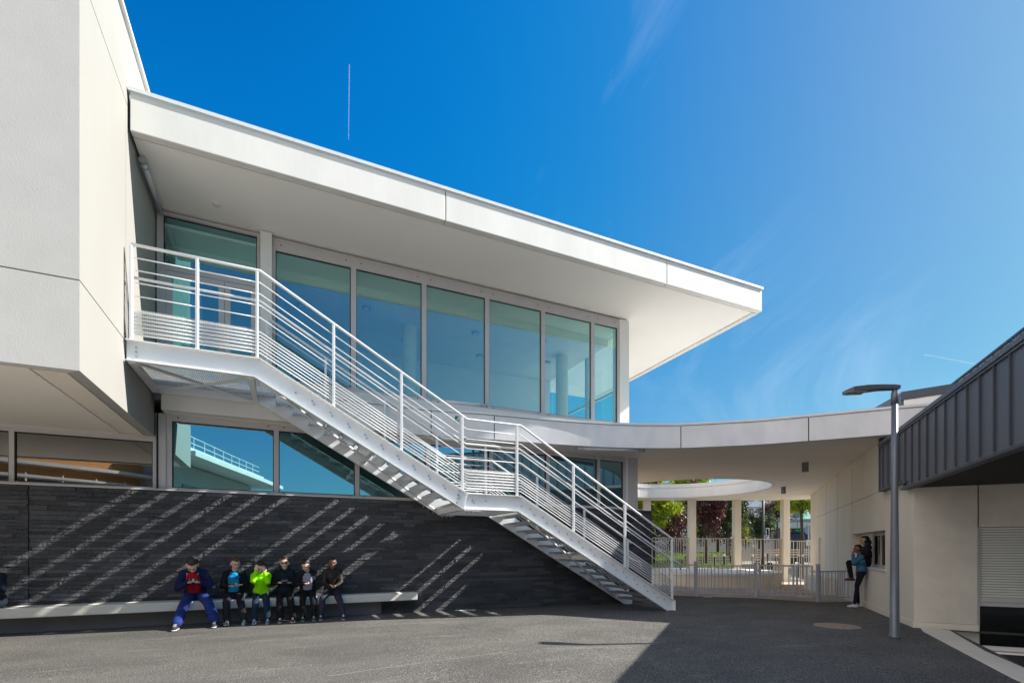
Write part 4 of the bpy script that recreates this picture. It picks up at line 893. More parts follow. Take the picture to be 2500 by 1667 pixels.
    if hair == 'long':
        for x_, y_, z_, r_ in ((0, .08, -.05, .095), (-.06, .06, -.12, .075), (.06, .06, -.12, .075), (0, .10, -.20, .085), (.05, .09, -.28, .06), (-.05, .09, -.28, .06), (.075, .02, -.02, .04), (-.075, .02, -.02, .04)): q.ell(hp(x_, y_, z_), (r_ * k,) * 3, 14, 10, M)
    remesh(q, 'hair', hairm, P, .008, 1, .012)
    if glasses:
        q = MB()
        for s_ in (-1, 1): q.ell(hp(.032 * s_, -.097, .004), (.024 * k, .005 * k, .017 * k), 12, 8, M); q.tube([hp(.055 * s_, -.09, .008), hp(.08 * s_, .0, .005)], .0025, 6)
        q.tube([hp(-.012, -.101, .008), hp(.012, -.101, .008)], .003, 6); q.build('sunglasses', BLACKM, P, smooth=True)
    k = hk
    # trousers
    q = MB(); capsule(q, hip - sd * .075 * k, hip + sd * .075 * k, .118 * k, None); capsule(q, hip, hip + (ch - hip) * .35, .115 * k, .11 * k)
    for s_ in 'LR':
        kn, an = J['k' + s_], J['a' + s_]; g_ = baggy
        capsule(q, J['h' + s_], kn, .092 * k, .066 * k * (.6 + .4 * g_)); capsule(q, kn, an + (kn - an) * .08, .066 * k * (.6 + .4 * g_), .053 * k * g_)
        md_ = kn.lerp(an, .55); q.ell(md_ + fwd * .006, (.062 * k * g_,) * 3, 10, 8)
        for f_, o_ in ((.3, .012), (.62, -.012), (.85, .014)): q.ell(kn.lerp(an, f_) + sd * o_ * k, (.054 * k * g_, .054 * k * g_, .03 * k), 10, 6)
    remesh(q, 'trousers', bottom, P, .010, 3)
    # jacket / top
    q = MB(); fs = Vector((0, 0, 0)) if not shirt else -fwd * .008 * k
    for a, c_, r0, r1 in ((hip + (ch - hip) * .22 - sd * .05 * k, hip + (ch - hip) * .22 + sd * .05 * k, .132, .132), (hip + (ch - hip) * .2, ch, .135, .138), (ch - sd * .085 * k, ch + sd * .085 * k, .116, .116), (J['sL'], J['sR'], .076, .076), (J['sL'].lerp(J['neck'], .55), J['sR'].lerp(J['neck'], .55), .07, .07), (ch, J['neck'] - Vector((0, 0, .01)), .11, .060)): capsule(q, a + fs, c_ + fs, r0 * k, r1 * k)
    for s_ in 'LR':
        s0, e0, w0 = J['s' + s_], J['e' + s_], J['w' + s_]; capsule(q, s0, e0, .070 * k, .058 * k)
        if sleeve > 0: capsule(q, e0, e0.lerp(w0, .93 * sleeve), .057 * k, .043 * k)
        q.ell(e0, (.056 * k,) * 3, 10, 8); q.ell(s0.lerp(e0, .55) + sd * .008, (.060 * k, .060 * k, .04 * k), 10, 8)
        if sleeve > 0: q.ell(e0.lerp(w0, .45), (.051 * k, .051 * k, .036 * k), 10, 8)
    if collar: 
        for aa in np.linspace(-2.2, 2.2, 12): dv_ = -fwd * math.cos(aa) + sd * math.sin(aa); q.ell(J['neck'] + dv_ * .058 * k + Vector((0, 0, .012)), (.022 * k,) * 3, 8, 6)
    remesh(q, 'jacket' if shirt else 'top', top, P, .010, 3)
    if shirt:
        q = MB(); up = (ch - hip).normalized(); 
        for f_, sw in ((.28, .055), (.5, .065), (.75, .065), (1.0, .06), (1.2, .04), (1.3, .03)):
            c0 = hip.lerp(ch, f_) + fwd * (.098 if f_ < 1.1 else .065) * k; capsule(q, c0 - sd * sw * k, c0 + sd * sw * k, .046 * k)
            if f_ < 1.2: c1 = hip.lerp(ch, f_ + .12) + fwd * .098 * k; capsule(q, c1 - sd * sw * k, c1 + sd * sw * k, .045 * k)
        remesh(q, 't_shirt', shirt, P, .010, 2)
    # shoes
    for s_ in 'LR':
        an = J['a' + s_]; t_ = J.get('t' + s_, an + fwd * .15 * k - Vector((0, 0, .055 * k))); d = (t_ - an); d.z = d.z if J.get('t' + s_) else 0; dn = Vector((d.x, d.y, 0)).normalized() if Vector((d.x, d.y, 0)).length > .02 else fwd
        pit = (t_ - an).normalized() if J.get('t' + s_) and abs((t_ - an).z) > .09 else dn
        fl_ = J['f' + s_] if J.get('f' + s_) else an - Vector((0, 0, .075 * k)); q = MB()
        lz = Vector((0, 0, .03 * k)); capsule(q, fl_ - dn * .045 * k + lz, fl_ + dn * .15 * k + lz * .95, .036 * k, .034 * k, 12); capsule(q, fl_ + lz, an - Vector((0, 0, .005)), .038 * k, .040 * k, 12); capsule(q, fl_ + dn * .03 * k + lz * 1.5, fl_ + dn * .10 * k + lz * 1.15, .038 * k, .032 * k)
        so = remesh(q, 'shoe', shoes, P, .008, 2)
        if sole:
            q = MB(); capsule(q, fl_ - dn * .05 * k + Vector((0, 0, .012)), fl_ + dn * .155 * k + Vector((0, 0, .012)), .040 * k, .037 * k, 14)
            q.v = [(x, y, fl_.z - .004 + (z - (fl_.z + .012)) * .32 + .012) for x, y, z in q.v]; q.build('sole', sole, so, smooth=True)
            q = MB(); ls = dn.cross(Vector((0, 0, 1)))
            for i in range(5):
                c0 = fl_ + dn * (.035 + .017 * i) * k + Vector((0, 0, (.098 - .0085 * i) * k * .98)); q.tube([c0 - ls * .02 * k, c0 + Vector((0, 0, .004)), c0 + ls * .02 * k], .0045, 6)
            q.build('laces', sole, so)
    return P, M, hp
F0 = Vector((-.05, -1, 0)).normalized()
def sit(x, y, k, lean=.15, side_=0, kn=(-.16, .16), feet=((-.1, 10.4), (.1, 10.4)), wr=None, hd=(0, -.03, 0), seat=.44, ez=(-.02, .1)):
    hz = seat + .105 * k; hip = Vector((x, y, hz)); T = .46 * k
    up = Vector((side_, -math.sin(lean), math.cos(lean))).normalized(); ch = hip + up * T * .72; nk = hip + up * T * 1.10
    J = dict(hip=hip, chest=ch, neck=nk, head=nk + Vector((hd[0], hd[1] * 1.0, .155 * k + hd[2])))
    for s_, sg in (('R', -1), ('L', 1)):       # R = lower X in the picture (the sitter faces the camera)
        i = 0 if sg < 0 else 1
        J['s' + s_] = hip + up * T * .97 + Vector((sg * .150 * k, 0, 0)); J['h' + s_] = hip + Vector((sg * .085 * k, -.02, -.01))
        fx, fy = feet[i]; J['a' + s_] = Vector((fx, fy + .03, .085 * k)); 
        K, _ = ik(J['h' + s_], J['a' + s_], .40 * k, .40 * k, (kn[i] * 1.6, -1, .9)); J['k' + s_] = K
        wv = Vector(wr[i]); E_, w_ = ik(J['s' + s_], wv, .265 * k, .235 * k, (sg * .42, .12, -1.0)); J['e' + s_] = E_; J['w' + s_] = w_
    # make person's left match +x because they face -y:  fwd=(0,-1,0) -> left = z x fwd = (1,0,0)
    return J
SK_L = skinm('light', (.72, .47, .35)); SK_T = skinm('tan', (.50, .29, .19)); SK_B = skinm('brown', (.20, .10, .062)); SK_D = skinm('dark_brown', (.085, .040, .026))
HB = mat('hair_dark_brown', (.022, .012, .008), .6, .4, 40); HN = mat('hair_black', (.008, .007, .007), .6, .3, 40); HL = mat('hair_light_brown', (.13, .06, .025), .6, .6, 12, col2=(.03, .016, .010))
SOLEW = mat('sole_white', (.72, .70, .68), .6)
# 1: boy in navy jacket bent over his phone
J = sit(-1.50, 10.98, 1.06, .55, 0, (-.16, .10), ((-1.69, 10.20), (-1.12, 10.33)), ((-1.57, 10.62, .80), (-1.39, 10.62, .80)), (0, -.13, -.06))
figure('boy in navy jacket, red shirt and blue tracksuit bottoms bent over a phone', J, 1.06, F0, SK_L, cloth('navy', (.010, .018, .075)), cloth('blue', (.018, .038, .19)), mat('canvas_black', (.03, .028, .03), .8, .3, 60), HB, shirt=cloth('red', (.42, .006, .012)), hpitch=.95, hyaw=.1, sole=SOLEW, baggy=1.45, collar=True,
       hands={'R': ((.75, -.5, .1), (0, -.3, .9), .7), 'L': ((-.75, -.5, .1), (0, -.3, .9), .7)})
def gadget(name, c, dims, m_, label, cat, rx=-.6, rz=0, extra=None):
    t_ = thing(name, label, cat, c); q = MB(); Mx = Matrix.Rotation(rz, 3, 'Z') @ Matrix.Rotation(rx, 3, 'X'); u = Mx @ Vector((1, 0, 0)); v = Mx @ Vector((0, 1, 0)); w_ = Mx @ Vector((0, 0, 1)); a, b_, h = dims
    q.obox(c, u, v, w_, -a, a, -b_, b_, -h, h); q.build('casing', m_, t_, bevel=.003)
    MB().obox(Vector(c), u, v, w_, -a * .86, a * .86, -b_ * .82, b_ * .82, h + .0005, h + .002).build('screen', extra or mat('screen_glass', (.02, .03, .04), .08), t_); return t_, u, v, w_
PH = mat('phone_grey', (.25, .25, .27), .3)
gadget('phone', (-1.49, 10.57, .85), (.06, .032, .005), PH, 'grey phone held in both hands by the boy in the navy jacket', 'phone', .7, .1)
# 2: boy with turquoise T-shirt and puzzle cube
J = sit(-.87, 10.99, .90, .18, .02, (-.12, .12), ((-.95, 10.47), (-.66, 10.37)), ((-.93, 10.74, .71), (-.72, 10.72, .73)), (.02, -.035, 0))
figure('boy in black zip jacket over a turquoise T-shirt looking down at a puzzle cube', J, .9, F0, SK_L, cloth('black', (.014, .014, .017)), cloth('charcoal', (.020, .019, .024)), mat('shoe_grey', (.10, .12, .12), .45, .7, 18, col2=(.35, .38, .38)), HL, shirt=cloth('turquoise', (.006, .33, .62)), hpitch=.32, hyaw=.38, hair='quiff', sole=mat('sole_grey', (.35, .40, .40), .5), baggy=1.25,
       hands={'R': ((.85, -.35, -.1), (0, -.2, .9), .8), 'L': ((-.85, -.35, -.1), (0, -.2, .9), .8)})
cu = thing('puzzle_cube', 'small multicoloured puzzle cube in the hands of the boy in the turquoise T-shirt', 'puzzle cube', (-.82, 10.67, .735))
cc = [(.5, .02, .04), (.02, .35, .1), (.6, .16, .02), (.03, .08, .5), (.7, .7, .7), (.6, .5, .02)]
B(-.845, -.795, 10.645, 10.695, .71, .76).build('core', BLACKM, cu)
for i in range(3):
    for j in range(3):
        m_ = mat('sticker_%d' % ((i * 2 + j * 3) % 6), cc[(i * 2 + j * 3) % 6], .4)
        B(-.845 + i * .017 + .001, -.845 + i * .017 + .0155, 10.642, 10.6445, .71 + j * .017 + .001, .71 + j * .017 + .0155).build('sticker', m_, cu)
        m_ = mat('sticker_%d' % ((i + j * 2 + 3) % 6), cc[(i + j * 2 + 3) % 6], .4); B(-.845 + i * .017 + .001, -.845 + i * .017 + .0155, 10.645 + j * .017 + .001, 10.645 + j * .017 + .0155, .7605, .7625).build('sticker', m_, cu)
# 3: boy in neon sweatshirt, hands at his face
J = sit(-.40, 10.98, .84, .34, 0, (-.10, .10), ((-.50, 10.44), (-.27, 10.36)), ((-.475, 10.70, .985), (-.335, 10.70, .955)), (0, -.05, -.02)); 
J['eR'], _ = ik(J['sR'], J['wR'], .22, .20, (-.3, -.3, -1)); J['eL'], _ = ik(J['sL'], J['wL'], .22, .20, (.3, -.3, -1))
figure('boy in neon yellow-green sweatshirt and dark jeans holding both hands to his face', J, .84, F0, SK_L, cloth('neon', (.30, .85, .004), .1), cloth('jeans_dark', (.012, .03, .055)), mat('shoe_blue', (.04, .09, .2), .6, .6, 20, col2=(.2, .28, .4)), HB, hpitch=.45, sole=mat('sole_cream', (.6, .52, .42), .6), baggy=1.2,
       hands={'R': ((.1, .1, 1), (0.2, .9, 0), .35), 'L': ((-.1, .1, 1), (-.2, .9, 0), .8)})
# 4: boy with sunglasses and handheld console
J = sit(.02, 10.99, .89, .08, 0, (-.10, .10), ((-.06, 10.42), (.16, 10.36)), ((-.09, 10.78, .74), (.13, 10.78, .74)), (0, -.01, 0))
figure('boy with sunglasses in dark teal and black jacket sitting upright with a handheld console', J, .89, F0, SK_L, cloth('teal_black', (.012, .022, .032), .5), cloth('black2', (.008, .008, .010)), mat('shoe_black_red', (.015, .012, .014), .5, .5, 20, col2=(.3, .01, .02)), HB, hpitch=-.02, hyaw=-.05, sole=SOLEW, glasses=True, baggy=1.3, collar=True,
       hands={'R': ((.75, -.5, 0), (0, -.2, .9), .8), 'L': ((-.75, -.5, 0), (0, -.2, .9), .8)})
gadget('handheld_console', (.02, 10.71, .775), (.065, .035, .010), BLACKM, 'black handheld game console held by the boy with sunglasses', 'game console', .6)
# 5: boy leaning, hand at ear
J = sit(.45, 10.98, .86, .28, -.03, (-.14, .2), ((.34, 10.46), (.54, 10.42)), ((.38, 10.74, .72), (.47, 10.88, 1.10)), (-.03, -.055, -.01))
figure('boy in open black jacket and pale grey T-shirt, one hand at his ear', J, .86, F0, SK_L, cloth('black', (.014, .014, .017)), cloth('black2', (.008, .008, .010)), mat('shoe_grey_lime', (.05, .05, .055), .5, .3, 20), HN, shirt=cloth('pale_grey', (.30, .31, .42)), hpitch=.55, hyaw=-.45, sole=mat('sole_lime', (.35, .5, .25), .5), baggy=1.2,
       hands={'R': ((.6, -.6, -.2), (0, 0, .9), .9), 'L': ((-.2, 0, 1), (-.9, 0, .1), .5)})
# 6: boy in brown leather jacket, hands clasped
J = sit(.92, 10.98, .90, .20, 0, (-.26, .22), ((.67, 10.50), (1.08, 10.37)), ((.86, 10.66, .66), (.97, 10.66, .66)), (0, -.02, -.01))
figure('boy in brown leather jacket with clasped hands, rightmost on the long bench', J, .9, F0, SK_B, mat('leather_brown', (.018, .012, .010), .55, .3, 14, .8, 18, spec=.35), cloth('slate', (.040, .038, .062)), mat('canvas_black', (.03, .028, .03), .8, .3, 60), HN, hpitch=.06, sole=SOLEW, baggy=1.15, collar=True, lip=(.16, .06, .05),
       hands={'R': ((.75, -.5, -.45), (.3, .2, .6), .9), 'L': ((-.75, -.5, -.45), (-.3, .2, .6), .9)})
# 7: figure cut by the left edge of the photo
J = sit(-4.34, 10.98, .95, .25, 0, (-.3, .1), ((-4.66, 10.42), (-4.46, 10.38)), ((-4.46, 10.62, .70), (-4.30, 10.62, .70)), (-.02, -.03, 0))
figure('person in dark navy jacket and pale jeans cut off at the left edge', J, .95, F0, SK_L, cloth('navy_dark', (.010, .014, .030)), cloth('jeans_pale', (.22, .25, .33)), mat('canvas_black', (.03, .028, .03), .8, .3, 60), HB, hpitch=.3, sole=SOLEW, hands={'R': ((.75, -.5, 0), (0, -.2, .9), .8), 'L': ((-.75, -.5, 0), (0, -.2, .9), .8)})
# T-shirt print on boy 2: raised letters and leaping-cat mark
def textmesh(name, body, size, M4, m_, parent, ext=.0015):
    cu_ = bpy.data.curves.new(name, 'FONT'); cu_.body = body; cu_.size = size; cu_.extrude = ext; cu_.align_x = 'CENTER'; cu_.resolution_u = 3
    o = bpy.data.objects.new(name + '_t', cu_); COL.objects.link(o); bpy.context.view_layer.update(); me = bpy.data.meshes.new_from_object(o.evaluated_get(bpy.context.evaluated_depsgraph_get())); bpy.data.objects.remove(o)
    me.materials.clear(); me.materials.append(m_); me.transform((W[parent].inverted() if parent else Matrix.Identity(4)) @ M4); n_ = bpy.data.objects.new(name, me); COL.objects.link(n_)
    if parent: n_.parent = parent; W[n_] = W[parent]
    return n_
p_2 = [o for o in COL.objects if o.name.startswith('person') and 'turquoise' in o.get('label', '')][0]
BLU = mat('print_blue', (.01, .07, .42), .6)
M4 = Matrix.Translation((-.85, 10.752, .85)) @ Matrix.Rotation(R(90 - 9), 4, 'X')
tm = textmesh('chest_print', 'PUMA', .074, M4, BLU, p_2, .012); 
q = MB(); q.yprism([(-.935, .955), (-.905, .965), (-.885, .985), (-.855, .975), (-.83, .985), (-.85, .955), (-.885, .945), (-.90, .925), (-.915, .93), (-.905, .945)], 10.755, 10.80); q.build('chest_print', BLU, p_2)

# drawcords of the navy jacket, print down the dark trouser leg
p_1 = [o for o in COL.objects if 'phone' in o.get('label', '') and o.get('category') == 'person'][0]
for x in (-1.60, -1.43): MB().tube([(x, 10.70, 1.00), (x + .01, 10.645, .95), (x - .005, 10.655, .87)], .008, 6).build('drawcord', SOLEW, p_1, smooth=True)
textmesh('trouser_print', 'YORK', .055, Matrix.Translation((-.655, 10.60, .50)) @ Matrix.Rotation(R(-70), 4, 'Y') @ Matrix.Rotation(R(90), 4, 'X'), mat('print_white', (.7, .7, .72), .6), p_2, .02)
# girls at the window: wall frame s (along), q (outward negative)
def wp(s_, q_, z): v = A3 + W3 * s_ + P3 * q_; return (v.x, v.y, z)
FO = -P3
J = dict(hip=wp(3.78, -.15, .78), chest=wp(3.76, -.16, 1.08), neck=wp(3.76, -.19, 1.25), head=wp(3.76, -.24, 1.405),
         sL=wp(3.62, -.17, 1.19), sR=wp(3.89, -.17, 1.19), hL=wp(3.70, -.15, .77), hR=wp(3.86, -.15, .77),
         kL=wp(3.66, -.26, .42), kR=wp(3.84, -.24, .42), aL=wp(3.64, -.33, -.07), aR=wp(3.86, -.20, -.07),
         wL=wp(3.74, -.345, 1.275), wR=wp(3.92, -.22, .80)); J['eL'] = wp(3.60, -.35, 1.03); J['eR'] = wp(3.95, -.16, .98)
figure('girl in blue denim jacket leaning on the beige wall with one hand at her mouth', J, .86, FO, SK_B, cloth('denim', (.045, .15, .27)), cloth('leggings', (.006, .008, .020)), mat('shoe_white', (.55, .56, .6), .6), HN, hyaw=.35, hair='bun', sole=SOLEW, baggy=.85, lip=(.16, .06, .05), hands={'L': (tuple(Vector((0, 0, 1)) + P3 * .1), tuple(P3), 1.0), 'R': ((0, 0, -1), tuple(W3), .3)})
J = dict(hip=wp(4.10, .02, 1.01), chest=wp(4.08, .03, 1.30), neck=wp(4.07, .0, 1.47), head=wp(4.06, -.03, 1.635),
         sL=wp(3.93, .03, 1.42), sR=wp(4.21, .03, 1.42), hL=wp(4.00, .0, 1.0), hR=wp(4.18, .0, 1.0),
         kL=wp(4.06, -.38, 1.05), kR=wp(4.22, -.37, 1.02), aL=wp(4.00, -.32, .62), aR=wp(4.22, -.30, .60),
         wL=wp(4.05, -.30, 1.06), wR=wp(4.25, -.28, 1.05)); J['eL'] = wp(3.90, -.07, 1.20); J['eR'] = wp(4.28, -.06, 1.2)
figure('girl with long dark hair and dark hoodie sitting on the window sill', J, .88, FO, SK_T, cloth('plum_black', (.022, .018, .028)), cloth('black2', (.008, .008, .010)), mat('shoe_black_pink', (.02, .015, .02), .5, .5, 14, col2=(.14, .01, .03)), HN, hyaw=.1, hair='long', sole=mat('sole_black', (.02, .02, .02), .5), baggy=1.0, hands={'L': (tuple(FO), (0, 0, -1), .5), 'R': (tuple(FO), (0, 0, -1), .5)})

# ------------------------------------------------------------------ trees
def leafmat(name, c1, c2, tr=.35):
    m = bpy.data.materials.new(name); m.use_nodes = True; n = m.node_tree.nodes; l = m.node_tree.links; b = n['Principled BSDF']; b.inputs['Roughness'].default_value = .45
    a = n.new('ShaderNodeAttribute'); a.attribute_name = 'tone'; mi = n.new('ShaderNodeMixRGB'); l.new(a.outputs['Fac'], mi.inputs['Fac']); mi.inputs[1].default_value = (*c1, 1); mi.inputs[2].default_value = (*c2, 1); l.new(mi.outputs[0], b.inputs['Base Color'])
    t_ = n.new('ShaderNodeBsdfTranslucent'); l.new(mi.outputs[0], t_.inputs['Color']); ms = n.new('ShaderNodeMixShader'); ms.inputs['Fac'].default_value = tr; l.new(b.outputs[0], ms.inputs[1]); l.new(t_.outputs[0], ms.inputs[2]); l.new(ms.outputs[0], n['Material Output'].inputs['Surface'])
    return m
LM = {'green': leafmat('leaves_green_yellow', (.08, .17, .012), (.45, .50, .02), .5), 'red': leafmat('leaves_purple_red', (.035, .013, .015), (.15, .045, .04), .2), 'dark': leafmat('leaves_dark_green', (.018, .040, .012), (.08, .11, .03), .25), 'olive': leafmat('leaves_olive', (.08, .12, .02), (.34, .33, .05), .45)}
BARK = mat('bark', (.06, .05, .04), .9, .4, 8, .6, 30)
def tree(x, y, z0, zc, rx, rz_, kind, label, n=9000, leaf=.13, seed=0, group=None, trunk=.14):
    rg = np.random.default_rng(seed); t_ = thing('tree', label, 'tree', (x, y, z0), 0, group); q = MB()
    q.tube([(x, y, z0 - .3), (x + .05, y, (z0 + zc) * .4), (x - .04, y + .05, zc), (x, y, zc + rz_ * .6)], [trunk, trunk * .8, trunk * .5, .03], 8)
    cen = []
    for i in range(13):
        a = rg.uniform(0, 2 * math.pi); el = rg.uniform(-.55, 1.2); rr = rg.uniform(.45, .85)
        c = Vector((x + rx * rr * math.cos(a) * math.cos(el * .8), y + rx * rr * math.sin(a) * math.cos(el * .8), zc + rz_ * rr * math.sin(el))); cen.append(c)
        st_ = Vector((x, y, min(c.z - .3, zc - rz_ * .5 + rg.uniform(0, rz_ * .7)))); q.tube([st_, st_.lerp(c, .5) + Vector((0, 0, .15)), c], [trunk * .45, trunk * .25, .012], 6)
    q.build('trunk', BARK, t_)
    C = np.array([list(c) for c in cen] + [[x, y, zc]]); nc = 150
    cl = []      # leaf clumps around limb ends
    for i in range(nc):
        c = C[rg.integers(len(C))]; v = rg.normal(size=3); v /= np.linalg.norm(v); cl.append(c + v * np.array([rx, rx, rz_]) * rg.uniform(.1, .42))
    cl = np.array(cl); tone_c = rg.uniform(0, 1, nc); idx = rg.integers(0, nc, n); off = rg.normal(size=(n, 3)) * np.array([.16, .16, .13]) * rx * .62
    p = cl[idx] + off; a = rg.normal(size=(n, 3)); a /= np.linalg.norm(a, axis=1)[:, None]; b_ = np.cross(a, rg.normal(size=(n, 3))); b_ /= np.linalg.norm(b_, axis=1)[:, None]
    L = leaf * rg.uniform(.6, 1.3, n)[:, None]; w_ = L * .42
    V = np.stack([p - a * L * .5, p + b_ * w_ * .5 + a * L * .05, p + a * L * .5, p - b_ * w_ * .5 + a * L * .05], 1).reshape(-1, 3) - np.array([x, y, z0])
    me = bpy.data.meshes.new('crown'); me.vertices.add(n * 4); me.vertices.foreach_set('co', V.ravel()); me.loops.add(n * 4); me.loops.foreach_set('vertex_index', np.arange(n * 4)); me.polygons.add(n); me.polygons.foreach_set('loop_start', np.arange(0, n * 4, 4)); me.polygons.foreach_set('loop_total', np.full(n, 4))
    me.update(); at = me.attributes.new('tone', 'FLOAT', 'FACE'); at.data.foreach_set('value', np.clip(tone_c[idx] * .7 + rg.uniform(0, .5, n) - .1, 0, 1)); me.materials.append(LM[kind])
    o = bpy.data.objects.new('crown', me); COL.objects.link(o); o.parent = t_; W[o] = W[t_]
def at(u, v_unused, d):        # point on the ground plan at view distance d along picture column u
    r_ = (u - 1250) / 1211; return ((r_ * .9083 + .4183) * d, (-.4183 * r_ + .9083) * d)
TR = [(1752, 39, 3.4, 2.3, 2.8, 'dark', 'broad dark green tree filling the gap behind the red and dark trees', 12000, .18, 31),
      (1655, 39, 3.6, 2.2, 2.8, 'olive', 'olive green tree behind the second canopy column', 9000, .18, 32),
      (1594, 30.5, 3.7, 1.75, 2.6, 'green', 'bright green-yellow tree behind the leftmost fence bay', 15000, .19, 1),
      (1530, 33, 4.4, 2.6, 3.0, 'green', 'tall green tree crown showing through the round canopy opening at its left', 12000, .19, 21),
      (1690, 36, 6.3, 1.7, 1.0, 'green', 'green tree whose top shows above the ring of the canopy opening', 7000, .17, 22),
      (1640, 36, 2.6, 2.3, 2.6, 'red', 'purple-leaved tree half hidden behind the bright green tree', 9000, .17, 2),
      (1722, 30.5, 3.3, 1.25, 2.7, 'red', 'purple-red leaved tree between the second and third columns', 14000, .15, 3),
      (1776, 32, 3.3, 1.15, 2.4, 'dark', 'dark green tree just left of the third column', 11000, .13, 4),
      (1803, 37, 3.2, .7, 2.4, 'olive', 'thin yellowish tree just right of the third column', 4500, .14, 5),
      (1853, 40, 2.9, 1.45, 1.75, 'dark', 'round dark green tree in front of the pale apartment block', 12000, .15, 6),
      (1898, 46, 4.8, 1.7, 1.2, 'red', 'dark purple tree behind the black lamp post', 4500, .19, 7),
      (1958, 33, 4.5, 1.6, 1.75, 'green', 'green-yellow tree beside the beige wall end', 9000, .17, 8),
      (1925, 42, 5.3, 1.3, 1.3, 'olive', 'yellow-green tree behind the fourth column', 5000, .17, 9)]
for u, d, zc, rx, rz_, kd, lab, n_, lf, sd_ in TR:
    x, y = at(u, 0, d); tree(x, y, .3, zc, rx, rz_, kd, lab, n_, lf, sd_)

# ------------------------------------------------------------------ street beyond
# raised lawn bank
lawn = MB(); x0, y0 = at(1480, 0, 29); x1, y1 = at(1790, 0, 29); x2, y2 = at(1790, 0, 45); x3, y3 = at(1440, 0, 45); xa, ya = at(1480, 0, 36); xb_, yb_ = at(1790, 0, 36)
lawn.add([(x0, y0, -.3), (x1, y1, -.3), (xb_, yb_, 1.15), (x2, y2, 1.2), (x3, y3, 1.2), (xa, ya, 1.15), (x0, y0, .35), (x1, y1, .35)], [(0, 1, 7, 6), (6, 7, 2, 5), (5, 2, 3, 4)])
tag(lawn.build('lawn', mat('grass_lawn', (.10, .22, .015), .95, .35, 2, col2=(.26, .26, .04))), kind='structure')
n = 26000; rg = np.random.default_rng(5); uu = rg.uniform(1480, 1790, n); dd_ = rg.uniform(29, 37, n); V = []; q = MB()
pts = np.array([at(a, 0, d) for a, d in zip(uu, dd_)]); zz = .35 + (1.15 - .35) * (dd_ - 29) / 7; zz = np.minimum(zz, 1.16)
an = rg.uniform(0, 6.28, n); h = rg.uniform(.03, .09, n); w_ = .012
V = np.stack([np.stack([pts[:, 0] - w_ * np.cos(an), pts[:, 1] - w_ * np.sin(an), zz], 1), np.stack([pts[:, 0] + w_ * np.cos(an), pts[:, 1] + w_ * np.sin(an), zz], 1), np.stack([pts[:, 0] + .02 * np.sin(an * 3), pts[:, 1], zz + h], 1)], 1).reshape(-1, 3)
me = bpy.data.meshes.new('grass'); me.from_pydata(V.tolist(), [], [(3 * i, 3 * i + 1, 3 * i + 2) for i in range(n)]); me.materials.append(mat('grass_blade', (.14, .28, .02), .7, .3, 3)); o = bpy.data.objects.new('grass', me); COL.objects.link(o); tag(o, 'short sunlit grass growing on the bank behind the fence', 'grass', kind='stuff')
def facing(u0, u1, d, z0, z1, th=.4):       # box across the view between two picture columns
    a = Vector((*at(u0, 0, d), 0)); b_ = Vector((*at(u1, 0, d), 0)); u = (b_ - a).normalized(); return a, b_, u, Vector((-u.y, u.x, 0)), (b_ - a).length
# pale apartment block
a, b_, u, v, L = facing(1725, 1960, 80, 0, 0)
ap = thing('apartment_building', 'pale white apartment block with mauve shutters behind the trees', 'building', tuple(a)); APW = mat('apartment_white', (.62, .66, .70), .8, .06, .3)
MB().obox(a, u, v, ZU, 0, L, 0, 9, -1, 11.4).build('wall', APW, ap)
MB().obox(a, u, v, ZU, -.3, L + .3, -.4, 9.3, 11.402, 11.8).build('roof', ZINCD, ap)
SHM = mat('shutter_mauve', (.30, .22, .33), .7); GLW = mat('window_dark', (.10, .15, .20), .15)
for fl in range(4):
    z = .9 + fl * 2.75; q = MB(); q.obox(a, u, v, ZU, 0, L, -.5, -.0, z + 1.75, z + 1.9); q.build('balcony_slab', APW, ap)
    s_ = 1.0
    while s_ < L - 1.5:
        q = MB().obox(a, u, v, ZU, s_, s_ + 1.0, -.03, -.005, z, z + 1.5).build('window', GLW, ap)
        for so in (-.36, 1.04): MB().obox(a, u, v, ZU, s_ + so, s_ + so + .32, -.06, -.031, z - .03, z + 1.53).build('shutter', SHM, q)
        s_ += 2.6
# rink building with its sign band
a, b_, u, v, L = facing(1780, 2080, 55, 0, 0)
rk = thing('rink_building', 'low concrete building with dark blue front and a lettered sign band', 'building', tuple(a)); CW = mat('concrete_panel', (.42, .41, .40), .85, .12, .5)
MB().obox(a, u, v, ZU, 0, L, 0, 10, -1, 4.5).build('wall', CW, rk)
MB().obox(a, u, v, ZU, -.2, L + .2, -.15, 10.2, 4.502, 4.75).build('roof', mat('roof_blue_grey', (.18, .22, .28), .6), rk)
q = MB(); 
for i in range(1, 9): q.obox(a, u, v, ZU, L * i / 9 - .02, L * i / 9 + .02, -.012, -.002, 0, 4.5)
q.build('panel_joint', DARK, rk)
s0 = L * .36; NB = mat('navy_front', (.008, .022, .06), .5, .2, 2)
MB().obox(a, u, v, ZU, s0, L, -.6, -.02, -.5, 3.2).build('front', NB, rk)
MB().obox(a, u, v, ZU, s0 - .1, L, -.9, -.02, 3.22, 3.66).build('sign_band', BLACKS, rk); MB().obox(a, u, v, ZU, s0 - .1, L, -.92, -.02, 3.665, 3.72).build('sign_trim', mat('teal_trim', (.05, .32, .30), .5), rk)
